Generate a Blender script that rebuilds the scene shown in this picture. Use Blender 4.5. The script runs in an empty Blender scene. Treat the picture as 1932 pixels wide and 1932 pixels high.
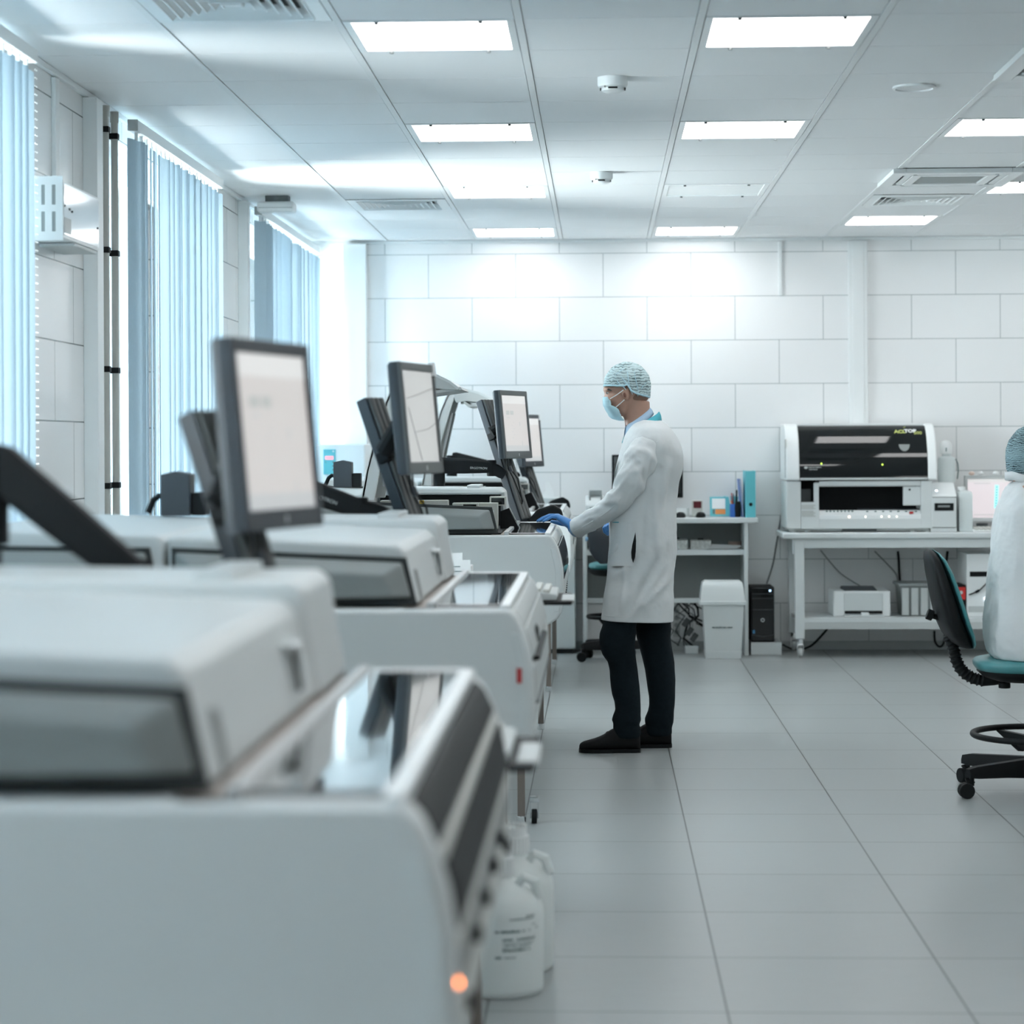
import bpy, bmesh, math, random
from mathutils import Vector, Matrix
random.seed(7)
S = bpy.context.scene
C = S.collection
R = math.radians
V = Vector

# ------------------------------------------------------------------ geometry
class G:
    """collects shapes; every shape is made, bevelled and added"""
    def __init__(s): s.b = bmesh.new()
    def _add(s, t, bev=0, seg=2, ang=30, mat=None):
        bmesh.ops.recalc_face_normals(t, faces=t.faces[:])
        if bev > 0:
            t.normal_update()
            es = [e for e in t.edges if len(e.link_faces) == 2 and e.calc_face_angle(0) > R(ang)]
            if es:
                bmesh.ops.bevel(t, geom=es, offset=bev, segments=seg, profile=.5, affect='EDGES', clamp_overlap=True)
        if mat is not None: t.transform(mat)
        m = bpy.data.meshes.new('t'); t.to_mesh(m); t.free()
        s.b.from_mesh(m); bpy.data.meshes.remove(m)
        return s
    def box(s, x0, x1, y0, y1, z0, z1, bev=0, seg=2, mat=None):
        t = bmesh.new()
        bmesh.ops.create_cube(t, size=1)
        for v in t.verts:
            v.co = V((x0 + (v.co.x + .5) * (x1 - x0), y0 + (v.co.y + .5) * (y1 - y0), z0 + (v.co.z + .5) * (z1 - z0)))
        return s._add(t, bev, seg, mat=mat)
    def prism(s, poly, axis, a, b, bev=0, seg=2, mat=None, ang=30):
        """poly of 2D points; axis 'y': (x,z)  'x': (y,z)  'z': (x,y)"""
        t = bmesh.new()
        def p(u, w, d):
            return (u, d, w) if axis == 'y' else (d, u, w) if axis == 'x' else (u, w, d)
        A = [t.verts.new(p(u, w, a)) for u, w in poly]
        B = [t.verts.new(p(u, w, b)) for u, w in poly]
        n = len(poly)
        t.faces.new(A); t.faces.new(B)
        for i in range(n): t.faces.new((A[i], A[(i + 1) % n], B[(i + 1) % n], B[i]))
        return s._add(t, bev, seg, ang, mat)
    def loft(s, rings, cap=True, closed=True, mat=None):
        t = bmesh.new()
        L = [[t.verts.new(p) for p in r] for r in rings]
        n = len(L[0])
        for a, b in zip(L, L[1:]):
            for i in range(n if closed else n - 1):
                j = (i + 1) % n
                t.faces.new((a[i], a[j], b[j], b[i]))
        if cap and closed:
            t.faces.new(L[0]); t.faces.new(L[-1])
        return s._add(t, mat=mat)
    def tube(s, pts, r, n=10, mat=None):
        pts = [V(p) for p in pts]
        rs = r if isinstance(r, (list, tuple)) else [r] * len(pts)
        rings = []; up = None
        for i, p in enumerate(pts):
            d = (pts[min(i + 1, len(pts) - 1)] - pts[max(i - 1, 0)]).normalized()
            if up is None:
                up = d.orthogonal().normalized()
            up = (up - d * up.dot(d))
            up = up.normalized() if up.length > 1e-6 else d.orthogonal().normalized()
            w = d.cross(up)
            rr = rs[i]; ra, rb = rr if isinstance(rr, (list, tuple)) else (rr, rr)
            rings.append([p + up * ra * math.cos(2 * math.pi * k / n) + w * rb * math.sin(2 * math.pi * k / n) for k in range(n)])
        return s.loft(rings, mat=mat)
    def lathe(s, prof, c=(0, 0, 0), n=24, mat=None):
        c = V(c)
        rings = [[c + V((max(r, 1e-4) * math.cos(2 * math.pi * k / n), max(r, 1e-4) * math.sin(2 * math.pi * k / n), z)) for k in range(n)] for r, z in prof]
        return s.loft(rings, mat=mat)
    def ell(s, c, r, n=20, m=14, mat=None):
        t = bmesh.new()
        bmesh.ops.create_uvsphere(t, u_segments=n, v_segments=m, radius=1)
        for v in t.verts: v.co = V((c[0] + v.co.x * r[0], c[1] + v.co.y * r[1], c[2] + v.co.z * r[2]))
        return s._add(t, mat=mat)
    def cyl(s, c0, c1, r, n=20, bev=0, mat=None):
        c0, c1 = V(c0), V(c1); d = c1 - c0
        t = bmesh.new()
        bmesh.ops.create_cone(t, cap_ends=True, segments=n, radius1=r, radius2=r, depth=d.length)
        q = d.to_track_quat('Z', 'Y').to_matrix().to_4x4()
        t.transform(Matrix.Translation((c0 + c1) / 2) @ q)
        return s._add(t, bev, 2, 40, mat)
    def quad(s, *p):
        t = bmesh.new(); t.faces.new([t.verts.new(q) for q in p])
        return s._add(t)

ORIG = {}
def base_of(p):
    return ORIG.get(p.name, V((0, 0, 0))) if p else V((0, 0, 0))

def obj(name, g, m, parent=None, angle=35, smooth=True):
    me = bpy.data.meshes.new(name)
    b = g.b if isinstance(g, G) else g
    off = base_of(parent)
    bmesh.ops.translate(b, verts=b.verts[:], vec=-off)
    b.to_mesh(me); b.free()
    if smooth:
        me.polygons.foreach_set('use_smooth', [True] * len(me.polygons))
        me.set_sharp_from_angle(angle=R(angle))
    me.materials.append(m)
    wn = smooth and angle == 35
    o = bpy.data.objects.new(name, me); C.objects.link(o)
    if parent: o.parent = parent; ORIG[o.name] = off
    if wn:
        md = o.modifiers.new('weighted normals', 'WEIGHTED_NORMAL'); md.keep_sharp = True; md.weight = 80
    return o

def thing(name, label, cat, loc, group=None):
    o = bpy.data.objects.new(name, None); C.objects.link(o)
    o.empty_display_size = .1; o.location = loc; ORIG[o.name] = V(loc)
    o['label'] = label; o['category'] = cat
    if group: o['group'] = group
    return o

def solo(name, g, m, label, cat, group=None, angle=35, kind=None):
    b = g.b
    xs = [v.co for v in b.verts]
    c = V(((min(v.x for v in xs) + max(v.x for v in xs)) / 2, (min(v.y for v in xs) + max(v.y for v in xs)) / 2, min(v.z for v in xs)))
    bmesh.ops.translate(b, verts=b.verts[:], vec=-c)
    o = obj(name, g, m, None, angle); o.location = c; ORIG[o.name] = c
    o['label'] = label; o['category'] = cat
    if group: o['group'] = group
    if kind: o['kind'] = kind
    return o

def struct(name, g, m, parent=None, angle=35):
    o = obj(name, g, m, parent, angle)
    if parent is None: o['kind'] = 'structure'
    return o

def text_bm(txt, size, ext=.0006, bold=0):
    cu = bpy.data.curves.new('txt', 'FONT'); cu.body = txt; cu.size = size; cu.extrude = ext; cu.offset = bold
    cu.align_x = 'LEFT'
    o = bpy.data.objects.new('txt', cu); C.objects.link(o)
    dg = bpy.context.evaluated_depsgraph_get(); dg.update()
    me = bpy.data.meshes.new_from_object(o.evaluated_get(dg))
    g = G(); g.b.from_mesh(me)
    bpy.data.objects.remove(o); bpy.data.curves.remove(cu); bpy.data.meshes.remove(me)
    return g

def remesh(g, voxel=.006, smooth=4, sub=0):
    """union of overlapping solids as one continuous surface"""
    me = bpy.data.meshes.new('r'); g.b.to_mesh(me); g.b.free()
    o = bpy.data.objects.new('r', me); C.objects.link(o)
    md = o.modifiers.new('m', 'REMESH'); md.mode = 'VOXEL'; md.voxel_size = voxel
    sm = o.modifiers.new('s', 'SMOOTH'); sm.factor = .5; sm.iterations = smooth
    dg = bpy.context.evaluated_depsgraph_get(); dg.update()
    m2 = bpy.data.meshes.new_from_object(o.evaluated_get(dg))
    q = G(); q.b.from_mesh(m2)
    bpy.data.objects.remove(o); bpy.data.meshes.remove(m2)
    return q

# ------------------------------------------------------------------ camera
CAM_H, FPX, PCX, PCY, YAW, ROLL = 1.4164, 4249.4, 966., 837.3, -.0391, .0049
def P(px, py, Y):
    """the point seen at a photograph position, on the vertical plane at depth Y (metres)"""
    x = (px - PCX) / FPX; z = -(py - PCY) / FPX
    c, s = math.cos(-ROLL), math.sin(-ROLL)
    x, z = c * x - s * z, s * x + c * z
    c, s = math.cos(YAW), math.sin(YAW)
    dx, dy = c * x + s, -s * x + c
    t = Y / dy
    return V((dx * t, Y, CAM_H + z * t))

cam = bpy.data.cameras.new('camera'); cam_o = bpy.data.objects.new('camera', cam); C.objects.link(cam_o)
cam.sensor_fit = 'HORIZONTAL'; cam.sensor_width = 36; cam.lens = 36 * FPX / 1932
cam.shift_x = 0; cam.shift_y = (PCY - 966) / 1932
cam.clip_start = .05; cam.clip_end = 200
cam_o.matrix_world = Matrix.Translation((0, 0, CAM_H)) @ Matrix.Rotation(-YAW, 4, 'Z') @ Matrix.Rotation(R(90), 4, 'X') @ Matrix.Rotation(-ROLL, 4, 'Z')
cam.dof.use_dof = True; cam.dof.focus_distance = 10.1
cam.dof.aperture_fstop = (cam.lens / 1000) / .026
S.camera = cam_o

# ------------------------------------------------------------------ materials
def mat(name, col, rough=.5, metal=0, spec=.5, emit=None, est=0, trans=0, coat=0):
    m = bpy.data.materials.new(name); m.use_nodes = True
    b = m.node_tree.nodes['Principled BSDF']
    b.inputs['Base Color'].default_value = (*col, 1)
    b.inputs['Roughness'].default_value = rough
    b.inputs['Metallic'].default_value = metal
    b.inputs['Specular IOR Level'].default_value = spec
    b.inputs['Coat Weight'].default_value = coat
    b.inputs['Coat Roughness'].default_value = .05
    if emit: b.inputs['Emission Color'].default_value = (*emit, 1); b.inputs['Emission Strength'].default_value = est
    return m
def noisy(m, scale=40, amt=.12, bump=.0, stretch=(1, 1, 1), bscale=None):
    """fine procedural variation of the base colour and a light bump"""
    nt = m.node_tree; N = nt.nodes; L = nt.links; b = N['Principled BSDF']
    tc = N.new('ShaderNodeTexCoord'); mp = N.new('ShaderNodeMapping'); mp.inputs['Scale'].default_value = stretch
    L.new(tc.outputs['Object'], mp.inputs['Vector'])
    n = N.new('ShaderNodeTexNoise'); n.inputs['Scale'].default_value = scale; n.inputs['Detail'].default_value = 4
    L.new(mp.outputs['Vector'], n.inputs['Vector'])
    col = b.inputs['Base Color'].default_value[:3]
    r = N.new('ShaderNodeMix'); r.data_type = 'RGBA'
    r.inputs[6].default_value = (*[c * (1 - amt) for c in col], 1); r.inputs[7].default_value = (*[min(1, c * (1 + amt)) for c in col], 1)
    L.new(n.outputs['Fac'], r.inputs[0]); L.new(r.outputs[2], b.inputs['Base Color'])
    if bump:
        n2 = n
        if bscale:
            n2 = N.new('ShaderNodeTexNoise'); n2.inputs['Scale'].default_value = bscale; L.new(mp.outputs['Vector'], n2.inputs['Vector'])
        bp = N.new('ShaderNodeBump'); bp.inputs['Strength'].default_value = bump; bp.inputs['Distance'].default_value = .01
        L.new(n2.outputs['Fac'], bp.inputs['Height']); L.new(bp.outputs['Normal'], b.inputs['Normal'])
    return m

def tiled(name, col, joint, w, h, off, msize, plane, shift, rough, streak=None, amt=.04, spec=.5):
    """tiles with joints, laid out in metres on a plane of the room"""
    m = mat(name, col, rough, spec=spec); nt = m.node_tree; N = nt.nodes; L = nt.links; b = N['Principled BSDF']
    tc = N.new('ShaderNodeTexCoord'); sp = N.new('ShaderNodeSeparateXYZ'); L.new(tc.outputs['Object'], sp.inputs[0])
    cb = N.new('ShaderNodeCombineXYZ')
    for k, (ax, sh) in enumerate(zip(plane, shift)):
        a = N.new('ShaderNodeMath'); a.operation = 'ADD'; a.inputs[1].default_value = sh
        L.new(sp.outputs[ax], a.inputs[0]); L.new(a.outputs[0], cb.inputs[k])
    br = N.new('ShaderNodeTexBrick'); br.offset = off; br.offset_frequency = 2; br.squash = 1
    br.inputs['Scale'].default_value = 1; br.inputs['Mortar Size'].default_value = msize; br.inputs['Mortar Smooth'].default_value = 0
    br.inputs['Brick Width'].default_value = w; br.inputs['Row Height'].default_value = h; br.inputs['Bias'].default_value = 0
    br.inputs['Color1'].default_value = (*[c * (1 - amt) for c in col], 1); br.inputs['Color2'].default_value = (*[min(1, c * (1 + amt)) for c in col], 1)
    br.inputs['Mortar'].default_value = (*joint, 1)
    L.new(cb.outputs[0], br.inputs['Vector'])
    src = br.outputs['Color']
    if streak:
        mp = N.new('ShaderNodeMapping'); mp.inputs['Scale'].default_value = streak; L.new(tc.outputs['Object'], mp.inputs['Vector'])
        n = N.new('ShaderNodeTexNoise'); n.inputs['Scale'].default_value = 1; n.inputs['Detail'].default_value = 5; L.new(mp.outputs['Vector'], n.inputs['Vector'])
        rm = N.new('ShaderNodeMapRange'); rm.inputs['To Min'].default_value = .86; rm.inputs['To Max'].default_value = 1.14; L.new(n.outputs['Fac'], rm.inputs['Value'])
        mx = N.new('ShaderNodeMix'); mx.data_type = 'RGBA'; mx.blend_type = 'MULTIPLY'; mx.inputs[0].default_value = 1
        L.new(src, mx.inputs[6]); L.new(rm.outputs[0], mx.inputs[7]); src = mx.outputs[2]
        rr = N.new('ShaderNodeMapRange'); rr.inputs['To Min'].default_value = rough - .05; rr.inputs['To Max'].default_value = rough + .06
        L.new(n.outputs['Fac'], rr.inputs['Value']); L.new(rr.outputs[0], b.inputs['Roughness'])
    L.new(src, b.inputs['Base Color'])
    bp = N.new('ShaderNodeBump'); bp.invert = True; bp.inputs['Strength'].default_value = .3; bp.inputs['Distance'].default_value = .002
    L.new(br.outputs['Fac'], bp.inputs['Height']); L.new(bp.outputs['Normal'], b.inputs['Normal'])
    return m

M = {}
M['white'] = noisy(mat('white_plastic', (.655, .69, .688), .42), 300, .02)
M['white2'] = mat('white_laminate', (.66, .70, .70), .35)
M['cream'] = noisy(mat('cream_metal', (.60, .61, .57), .4), 200, .03)
M['grey'] = noisy(mat('grey_plastic', (.25, .275, .272), .5), 400, .06)
M['lgrey'] = mat('light_grey_plastic', (.52, .55, .545), .45)
M['silver'] = mat('satin_silver', (.55, .56, .56), .35, .6)
M['chrome'] = mat('chrome', (.8, .82, .83), .12, 1)
M['black'] = mat('black_plastic', (.006, .008, .009), .55, spec=.2)
M['cover'] = mat('dark_cover_glass', (.006, .008, .009), .03, spec=1, coat=1)
M['cover'].node_tree.nodes['Principled BSDF'].inputs['IOR'].default_value = 2.3
M['smoke'] = mat('smoked_black', (.004, .006, .007), .05, spec=.4, coat=.12)
M['seam'] = mat('dark_seam', (.03, .037, .038), .7)
M['gloss'] = mat('glossy_black', (.008, .01, .011), .04, spec=.8, coat=1)
M['slate'] = noisy(mat('slate_plastic', (.028, .036, .045), .4), 200, .08)
M['slate2'] = mat('slate_light', (.080, .092, .094), .38)
M['post'] = mat('grey_post_cover', (.085, .094, .092), .4)
M['steel'] = mat('brown_steel', (.22, .19, .17), .4, .5)
M['ceil'] = noisy(mat('ceiling_panel', (.91, .925, .93), .6), 120, .015)
M['bar'] = mat('ceiling_bar', (.86, .88, .88), .4)
M['void'] = mat('ceiling_gap', (.10, .11, .115), .8)
M['trim'] = mat('white_trim', (.84, .87, .87), .3)
M['lamp'] = mat('lit_diffuser', (.9, .9, .9), .4, emit=(1, 1, 1), est=4.2)
M['unlit'] = mat('unlit_diffuser', (.80, .86, .86), .25)
M['pipe'] = mat('grey_pipe', (.50, .51, .48), .45)
M['teal'] = noisy(mat('teal_vinyl', (.075, .27, .285), .38), 60, .06)
M['tealp'] = mat('teal_card', (.12, .50, .56), .5)
M['tealc'] = mat('teal_cloth', (.06, .38, .46), .8)
M['blue'] = mat('blue_plastic', (.03, .13, .45), .35)
M['glove'] = noisy(mat('blue_nitrile', (.065, .24, .56), .36), 30, .12, .15, bscale=90)
M['coat'] = noisy(mat('white_cotton', (.68, .71, .715), .85, spec=.2), 7, .03, .8, bscale=12)
M['shirt'] = mat('pale_blue_cotton', (.40, .55, .70), .85, spec=.2)
M['jeans'] = noisy(mat('black_denim', (.006, .012, .016), .9, spec=.15), 60, .3, .2)
M['shoe'] = mat('black_suede', (.008, .009, .010), .75, spec=.25)
M['skin'] = noisy(mat('skin', (.46, .27, .20), .5), 30, .09)
M['hair'] = mat('dark_hair', (.02, .018, .016), .6)
M['mask'] = mat('pale_blue_mask', (.46, .68, .75), .8, spec=.2)
M['paper'] = mat('paper', (.86, .88, .88), .7)
M['red'] = mat('red_mark', (.45, .03, .03), .5)
M['orange'] = mat('orange_card', (.75, .28, .08), .6)
M['yellow'] = mat('yellow_sticker', (.62, .40, .03), .5)
M['led'] = mat('orange_light', (.9, .4, .1), .4, emit=(1, .26, .05), est=8)
M['ledw'] = mat('white_light', (.8, .85, .9), .4, emit=(.75, .87, 1), est=6)
M['ledb2'] = mat('soft_blue_light', (.4, .6, .8), .4, emit=(.45, .7, 1), est=1.6)
M['ledb'] = mat('blue_cap', (.25, .45, .65), .35)
M['ledg'] = mat('green_light', (.5, .8, .1), .4, emit=(.6, 1, .1), est=1.2)
M['ink'] = mat('grey_ink', (.10, .17, .17), .6)
M['canister'] = mat('frosted_canister', (.70, .76, .76), .35)
M['limeink'] = mat('lime_print', (.55, .60, .18), .5)
M['red2'] = mat('bright_red', (.62, .035, .03), .4)
M['cream2'] = mat('faded_print', (.50, .52, .50), .6)
M['speck'] = noisy(mat('speckled_foil', (.50, .52, .50), .4), 55, .55)
M['tan'] = mat('tan_plastic', (.40, .36, .33), .5)

def screen_mat(name, col, est):
    m = mat(name, (.3, .3, .3), .25, emit=col, est=est); return m
M['screen'] = screen_mat('pink_grey_screen', (.80, .75, .725), .30)
M['screenb'] = screen_mat('pale_grey_screen', (.72, .735, .72), .26)
M['screenp'] = screen_mat('pink_screen', (.86, .77, .81), .38)
M['screent'] = screen_mat('grey_bar_on_screen', (.60, .62, .63), .32)
M['screenw'] = screen_mat('white_bar_on_screen', (.86, .86, .85), .34)
M['screenm'] = screen_mat('grey_mark_on_screen', (.52, .55, .53), .30)
M['screenc'] = screen_mat('teal_mark_on_screen', (.25, .85, .88), .7)

def carboy_mat():
    m = mat('frosted_polyethylene', (.78, .83, .82), .38); b = m.node_tree.nodes['Principled BSDF']
    b.inputs['Subsurface Weight'].default_value = .25; b.inputs['Subsurface Radius'].default_value = (.03, .035, .035)
    b.inputs['Subsurface Scale'].default_value = .5
    return m
M['poly'] = carboy_mat()

def blind_mat():
    m = bpy.data.materials.new('blue_blind_fabric'); m.use_nodes = True; nt = m.node_tree; N = nt.nodes; L = nt.links
    N.remove(N['Principled BSDF']); out = N['Material Output']
    d = N.new('ShaderNodeBsdfDiffuse'); t = N.new('ShaderNodeBsdfTranslucent'); mx = N.new('ShaderNodeMixShader')
    tc = N.new('ShaderNodeTexCoord'); mp = N.new('ShaderNodeMapping'); mp.inputs['Scale'].default_value = (250, 250, 60)
    n = N.new('ShaderNodeTexNoise'); n.inputs['Scale'].default_value = 1
    L.new(tc.outputs['Object'], mp.inputs['Vector']); L.new(mp.outputs['Vector'], n.inputs['Vector'])
    c = N.new('ShaderNodeMix'); c.data_type = 'RGBA'; c.inputs[6].default_value = (.40, .53, .61, 1); c.inputs[7].default_value = (.46, .59, .68, 1)
    L.new(n.outputs['Fac'], c.inputs[0])
    L.new(c.outputs[2], d.inputs['Color']); L.new(c.outputs[2], t.inputs['Color'])
    mx.inputs[0].default_value = .08
    L.new(d.outputs[0], mx.inputs[1]); L.new(t.outputs[0], mx.inputs[2]); L.new(mx.outputs[0], out.inputs['Surface'])
    return m
M['blind'] = blind_mat()

def glass_mat():
    m = bpy.data.materials.new('window_glass'); m.use_nodes = True; nt = m.node_tree; N = nt.nodes; L = nt.links
    N.remove(N['Principled BSDF']); out = N['Material Output']
    t = N.new('ShaderNodeBsdfTransparent'); t.inputs[0].default_value = (.95, .98, .98, 1)
    g = N.new('ShaderNodeBsdfGlossy'); g.inputs['Roughness'].default_value = .02
    f = N.new('ShaderNodeFresnel'); f.inputs['IOR'].default_value = 1.45; mx = N.new('ShaderNodeMixShader')
    L.new(f.outputs[0], mx.inputs[0]); L.new(t.outputs[0], mx.inputs[1]); L.new(g.outputs[0], mx.inputs[2]); L.new(mx.outputs[0], out.inputs['Surface'])
    return m
M['glass'] = glass_mat()

def net_mat(name, net, hair, scale, thr=.5):
    """crinkled non-woven cap: bright pleats over the dark hair showing through"""
    m = mat(name, net, .8, spec=.2); nt = m.node_tree; N = nt.nodes; L = nt.links; b = N['Principled BSDF']
    tc = N.new('ShaderNodeTexCoord'); mp = N.new('ShaderNodeMapping'); mp.inputs['Scale'].default_value = (1, 1, 1)
    L.new(tc.outputs['Object'], mp.inputs['Vector'])
    w = N.new('ShaderNodeTexWave'); w.bands_direction = 'Z'; w.inputs['Scale'].default_value = scale; w.inputs['Distortion'].default_value = 7
    w.inputs['Detail'].default_value = 2; w.inputs['Detail Scale'].default_value = 1.6; L.new(mp.outputs[0], w.inputs['Vector'])
    n = N.new('ShaderNodeTexNoise'); n.inputs['Scale'].default_value = 14; n.inputs['Detail'].default_value = 3; L.new(mp.outputs[0], n.inputs['Vector'])
    mu = N.new('ShaderNodeMath'); mu.operation = 'MULTIPLY_ADD'; mu.inputs[1].default_value = .55; L.new(w.outputs['Fac'], mu.inputs[0]); L.new(n.outputs['Fac'], mu.inputs[2])
    rp = N.new('ShaderNodeValToRGB'); rp.color_ramp.elements[0].position = thr - .12; rp.color_ramp.elements[0].color = (*hair, 1)
    rp.color_ramp.elements[1].position = thr + .28; rp.color_ramp.elements[1].color = (*net, 1)
    L.new(mu.outputs[0], rp.inputs[0]); L.new(rp.outputs[0], b.inputs['Base Color'])
    bp = N.new('ShaderNodeBump'); bp.inputs['Strength'].default_value = .4; bp.inputs['Distance'].default_value = .004
    L.new(mu.outputs[0], bp.inputs['Height']); L.new(bp.outputs[0], b.inputs['Normal'])
    return m
M['net'] = net_mat('pale_blue_hairnet', (.52, .66, .68), (.10, .155, .165), 24, .50)
M['net2'] = net_mat('blue_grey_hairnet', (.30, .44, .48), (.035, .06, .07), 40, .62)
def gown_mat():
    m = mat('thin_white_gown', (.70, .73, .74), .75, spec=.25); b = m.node_tree.nodes['Principled BSDF']
    noisy(m, 5, .03, .8, bscale=14); return m
M['gown'] = gown_mat()
# ------------------------------------------------------------------ the room
X0, X1, Y0, Y1, ZC = -2.03, 6.6, -4.6, 15.452, 2.816
GX, GY = -.8612, 7.4108                      # ceiling grid origin
M['floor'] = tiled('grey_floor_tile', (.325, .35, .35), (.06, .065, .062), .6, .6, 0, .0028, ('X', 'Y'), (.2904 + 6, -10.4166 + 30), .32, streak=(7, 60, 1), amt=.025)
M['wall'] = tiled('white_wall_tile', (.87, .88, .88), (.38, .42, .42), .6, .3, .5, .0022, ('X', 'Z'), (1.4739 + 6, -2.7195 + 6.3), .17, amt=.012)
M['wallL'] = tiled('white_wall_tile_side', (.87, .88, .88), (.16, .18, .18), .6, .3, .5, .0026, ('Y', 'Z'), (-8.625 + .3 + 6, -2.71 + 6.3), .12, amt=.012)
struct('floor', G().box(X0 - .6, X1 + .2, Y0 - .2, Y1 + .2, -.1, 0), M['floor'])
struct('wall_back', G().box(X0 - .3, X1, Y1, Y1 + .2, 0, ZC + .25), M['wall'])
struct('wall_right', G().box(X1, X1 + .2, Y0 - .2, Y1 + .2, 0, ZC + .25), M['wallL'])
struct('wall_front', G().box(X0 - .3, X1, Y0 - .2, Y0, 0, ZC + .25), M['wall'])
wins = [(.6, 3.2), (4.6, 7.72), (9.40, 11.95), (12.98, 15.42)]
zs, zt = .86, 2.70
g = G()
ys = [Y0] + [v for w in wins for v in w] + [Y1]
for a, b in zip(ys[0::2], ys[1::2]): g.box(X0 - .3, X0, a, b, 0, ZC + .25)
for a, b in wins:
    g.box(X0 - .3, X0, a, b, 0, zs); g.box(X0 - .3, X0, a, b, zt, ZC + .25)
struct('wall_left', g, M['wallL'])
for i, (a, b) in enumerate(wins):
    w = struct('window_%d' % (i + 1), G().box(X0 - .26, X0 - .20, a, a + .06, zs, zt, .004).box(X0 - .26, X0 - .20, b - .06, b, zs, zt, .004)
               .box(X0 - .26, X0 - .20, a, b, zs, zs + .06, .004).box(X0 - .26, X0 - .20, a, b, zt - .06, zt, .004)
               .box(X0 - .26, X0 - .20, (a + b) / 2 - .03, (a + b) / 2 + .03, zs, zt, .004), M['trim'])
    obj('window_sill', G().box(X0 - .2, X0 + .03, a - .02, b + .02, zs - .03, zs + .002, .006), M['trim'], w)
    p = obj('window_pane', G().box(X0 - .234, X0 - .228, a + .03, b - .03, zs + .03, zt - .03), M['glass'], w)
    li = bpy.data.lights.new('daylight_portal', 'AREA'); li.shape = 'RECTANGLE'; li.size = b - a; li.size_y = zt - zs
    li.cycles.is_portal = True
    lo = bpy.data.objects.new('daylight_portal', li); C.objects.link(lo)
    lo.matrix_world = Matrix.Translation((X0 - .29, (a + b) / 2, (zs + zt) / 2)) @ Matrix.Rotation(R(-90), 4, 'Y') @ Matrix.Rotation(R(90), 4, 'Z')

# ceiling: lay-in panels between wide bars; fittings take the place of panels
lit = [(c, r) for c in (0, 2) for r in (-12, -8, -4, 0, 4, 12)] + [(0, 8)] + [(4, r) for r in (-12, -8, -4, 4, 11)] + [(5, 8)] + [(c, r) for c in (7, 9) for r in (-6, 0, 6, 11)]
unlit = [(2, 8)]
vents = [(-1, -1), (-1, 9), (4, 9)]
acs = [(4, 1), (4, 7)]
taken = set(lit + unlit + vents + acs)
def cell(c, r): return GX + .6 * c + .0125, GX + .6 * c + .5875, GY + .6 * r, GY + .6 * r + .6
gp, gb = G(), G()
for c in range(-2, 13):
    for r in range(-20, 14):
        xa, xb, ya, yb = cell(c, r)
        xa, xb, ya, yb = max(xa, X0), min(xb, X1), max(ya, Y0), min(yb, Y1)
        if xb - xa < .02 or yb - ya < .02 or (c, r) in taken: continue
        gp.box(xa + .003, xb - .003, ya + .003, yb - .003, ZC, ZC + .02)
ce = struct('ceiling', gp, M['ceil'])
obj('ceiling_void', G().box(X0 - .3, X1 + .2, Y0 - .2, Y1 + .2, ZC + .16, ZC + .22), M['void'], ce)  # unseen slab added above the panels against light leaks
obj('ceiling_backing', G().box(X0 - .02, X1, Y0, Y1, ZC + .024, ZC + .03), M['void'], ce)  # unseen dark sheet added to stop leaks and darken the panel gaps
for c in range(-1, 13):
    x = GX + .6 * c
    if X0 < x < X1: gb.box(x - .0125, x + .0125, Y0, Y1, ZC - .003, ZC + .022)
obj('ceiling_bars', gb, M['bar'], ce)
struct('trim_1', G().box(X0, X0 + .022, Y0, Y1, ZC - .024, ZC - .0015, .003), M['trim'])
struct('trim_2', G().box(X0 + .022, X1, Y1 - .022, Y1, ZC - .022, ZC - .0015, .003), M['trim'])
# wall trunking and the boxed pipe runs
struct('trim_3', G().box(-1.755, -1.594, Y1 - .10, Y1, 0, ZC - .026, .004), M['trim'])
struct('trim_4', G().box(1.695, 1.826, Y1 - .035, Y1, .95, ZC - .026, .006).box(1.722, 1.80, Y1 - .04, Y1 - .03, .95, ZC - .026, .003), M['trim'])
struct('trim_5', G().box(1.221, 1.246, Y1 - .02, Y1, 2.42, ZC - .026, .003), M['trim'])
struct('trim_6', G().box(X0, -1.972, 8.795, 8.90, 0, ZC - .026, .003), M['trim'])
struct('trim_7', G().box(X0, X0 + .018, 8.285, 8.345, 2.40, ZC - .03, .003), M['trim'])
struct('trim_8', G().box(X0, -1.975, 12.60, 12.68, 0, ZC - .026, .003), M['trim'])
struct('baseboard_back', G().box(X0, X1, Y1 - .012, Y1, 0, .06, .003), M['lgrey'])

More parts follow.
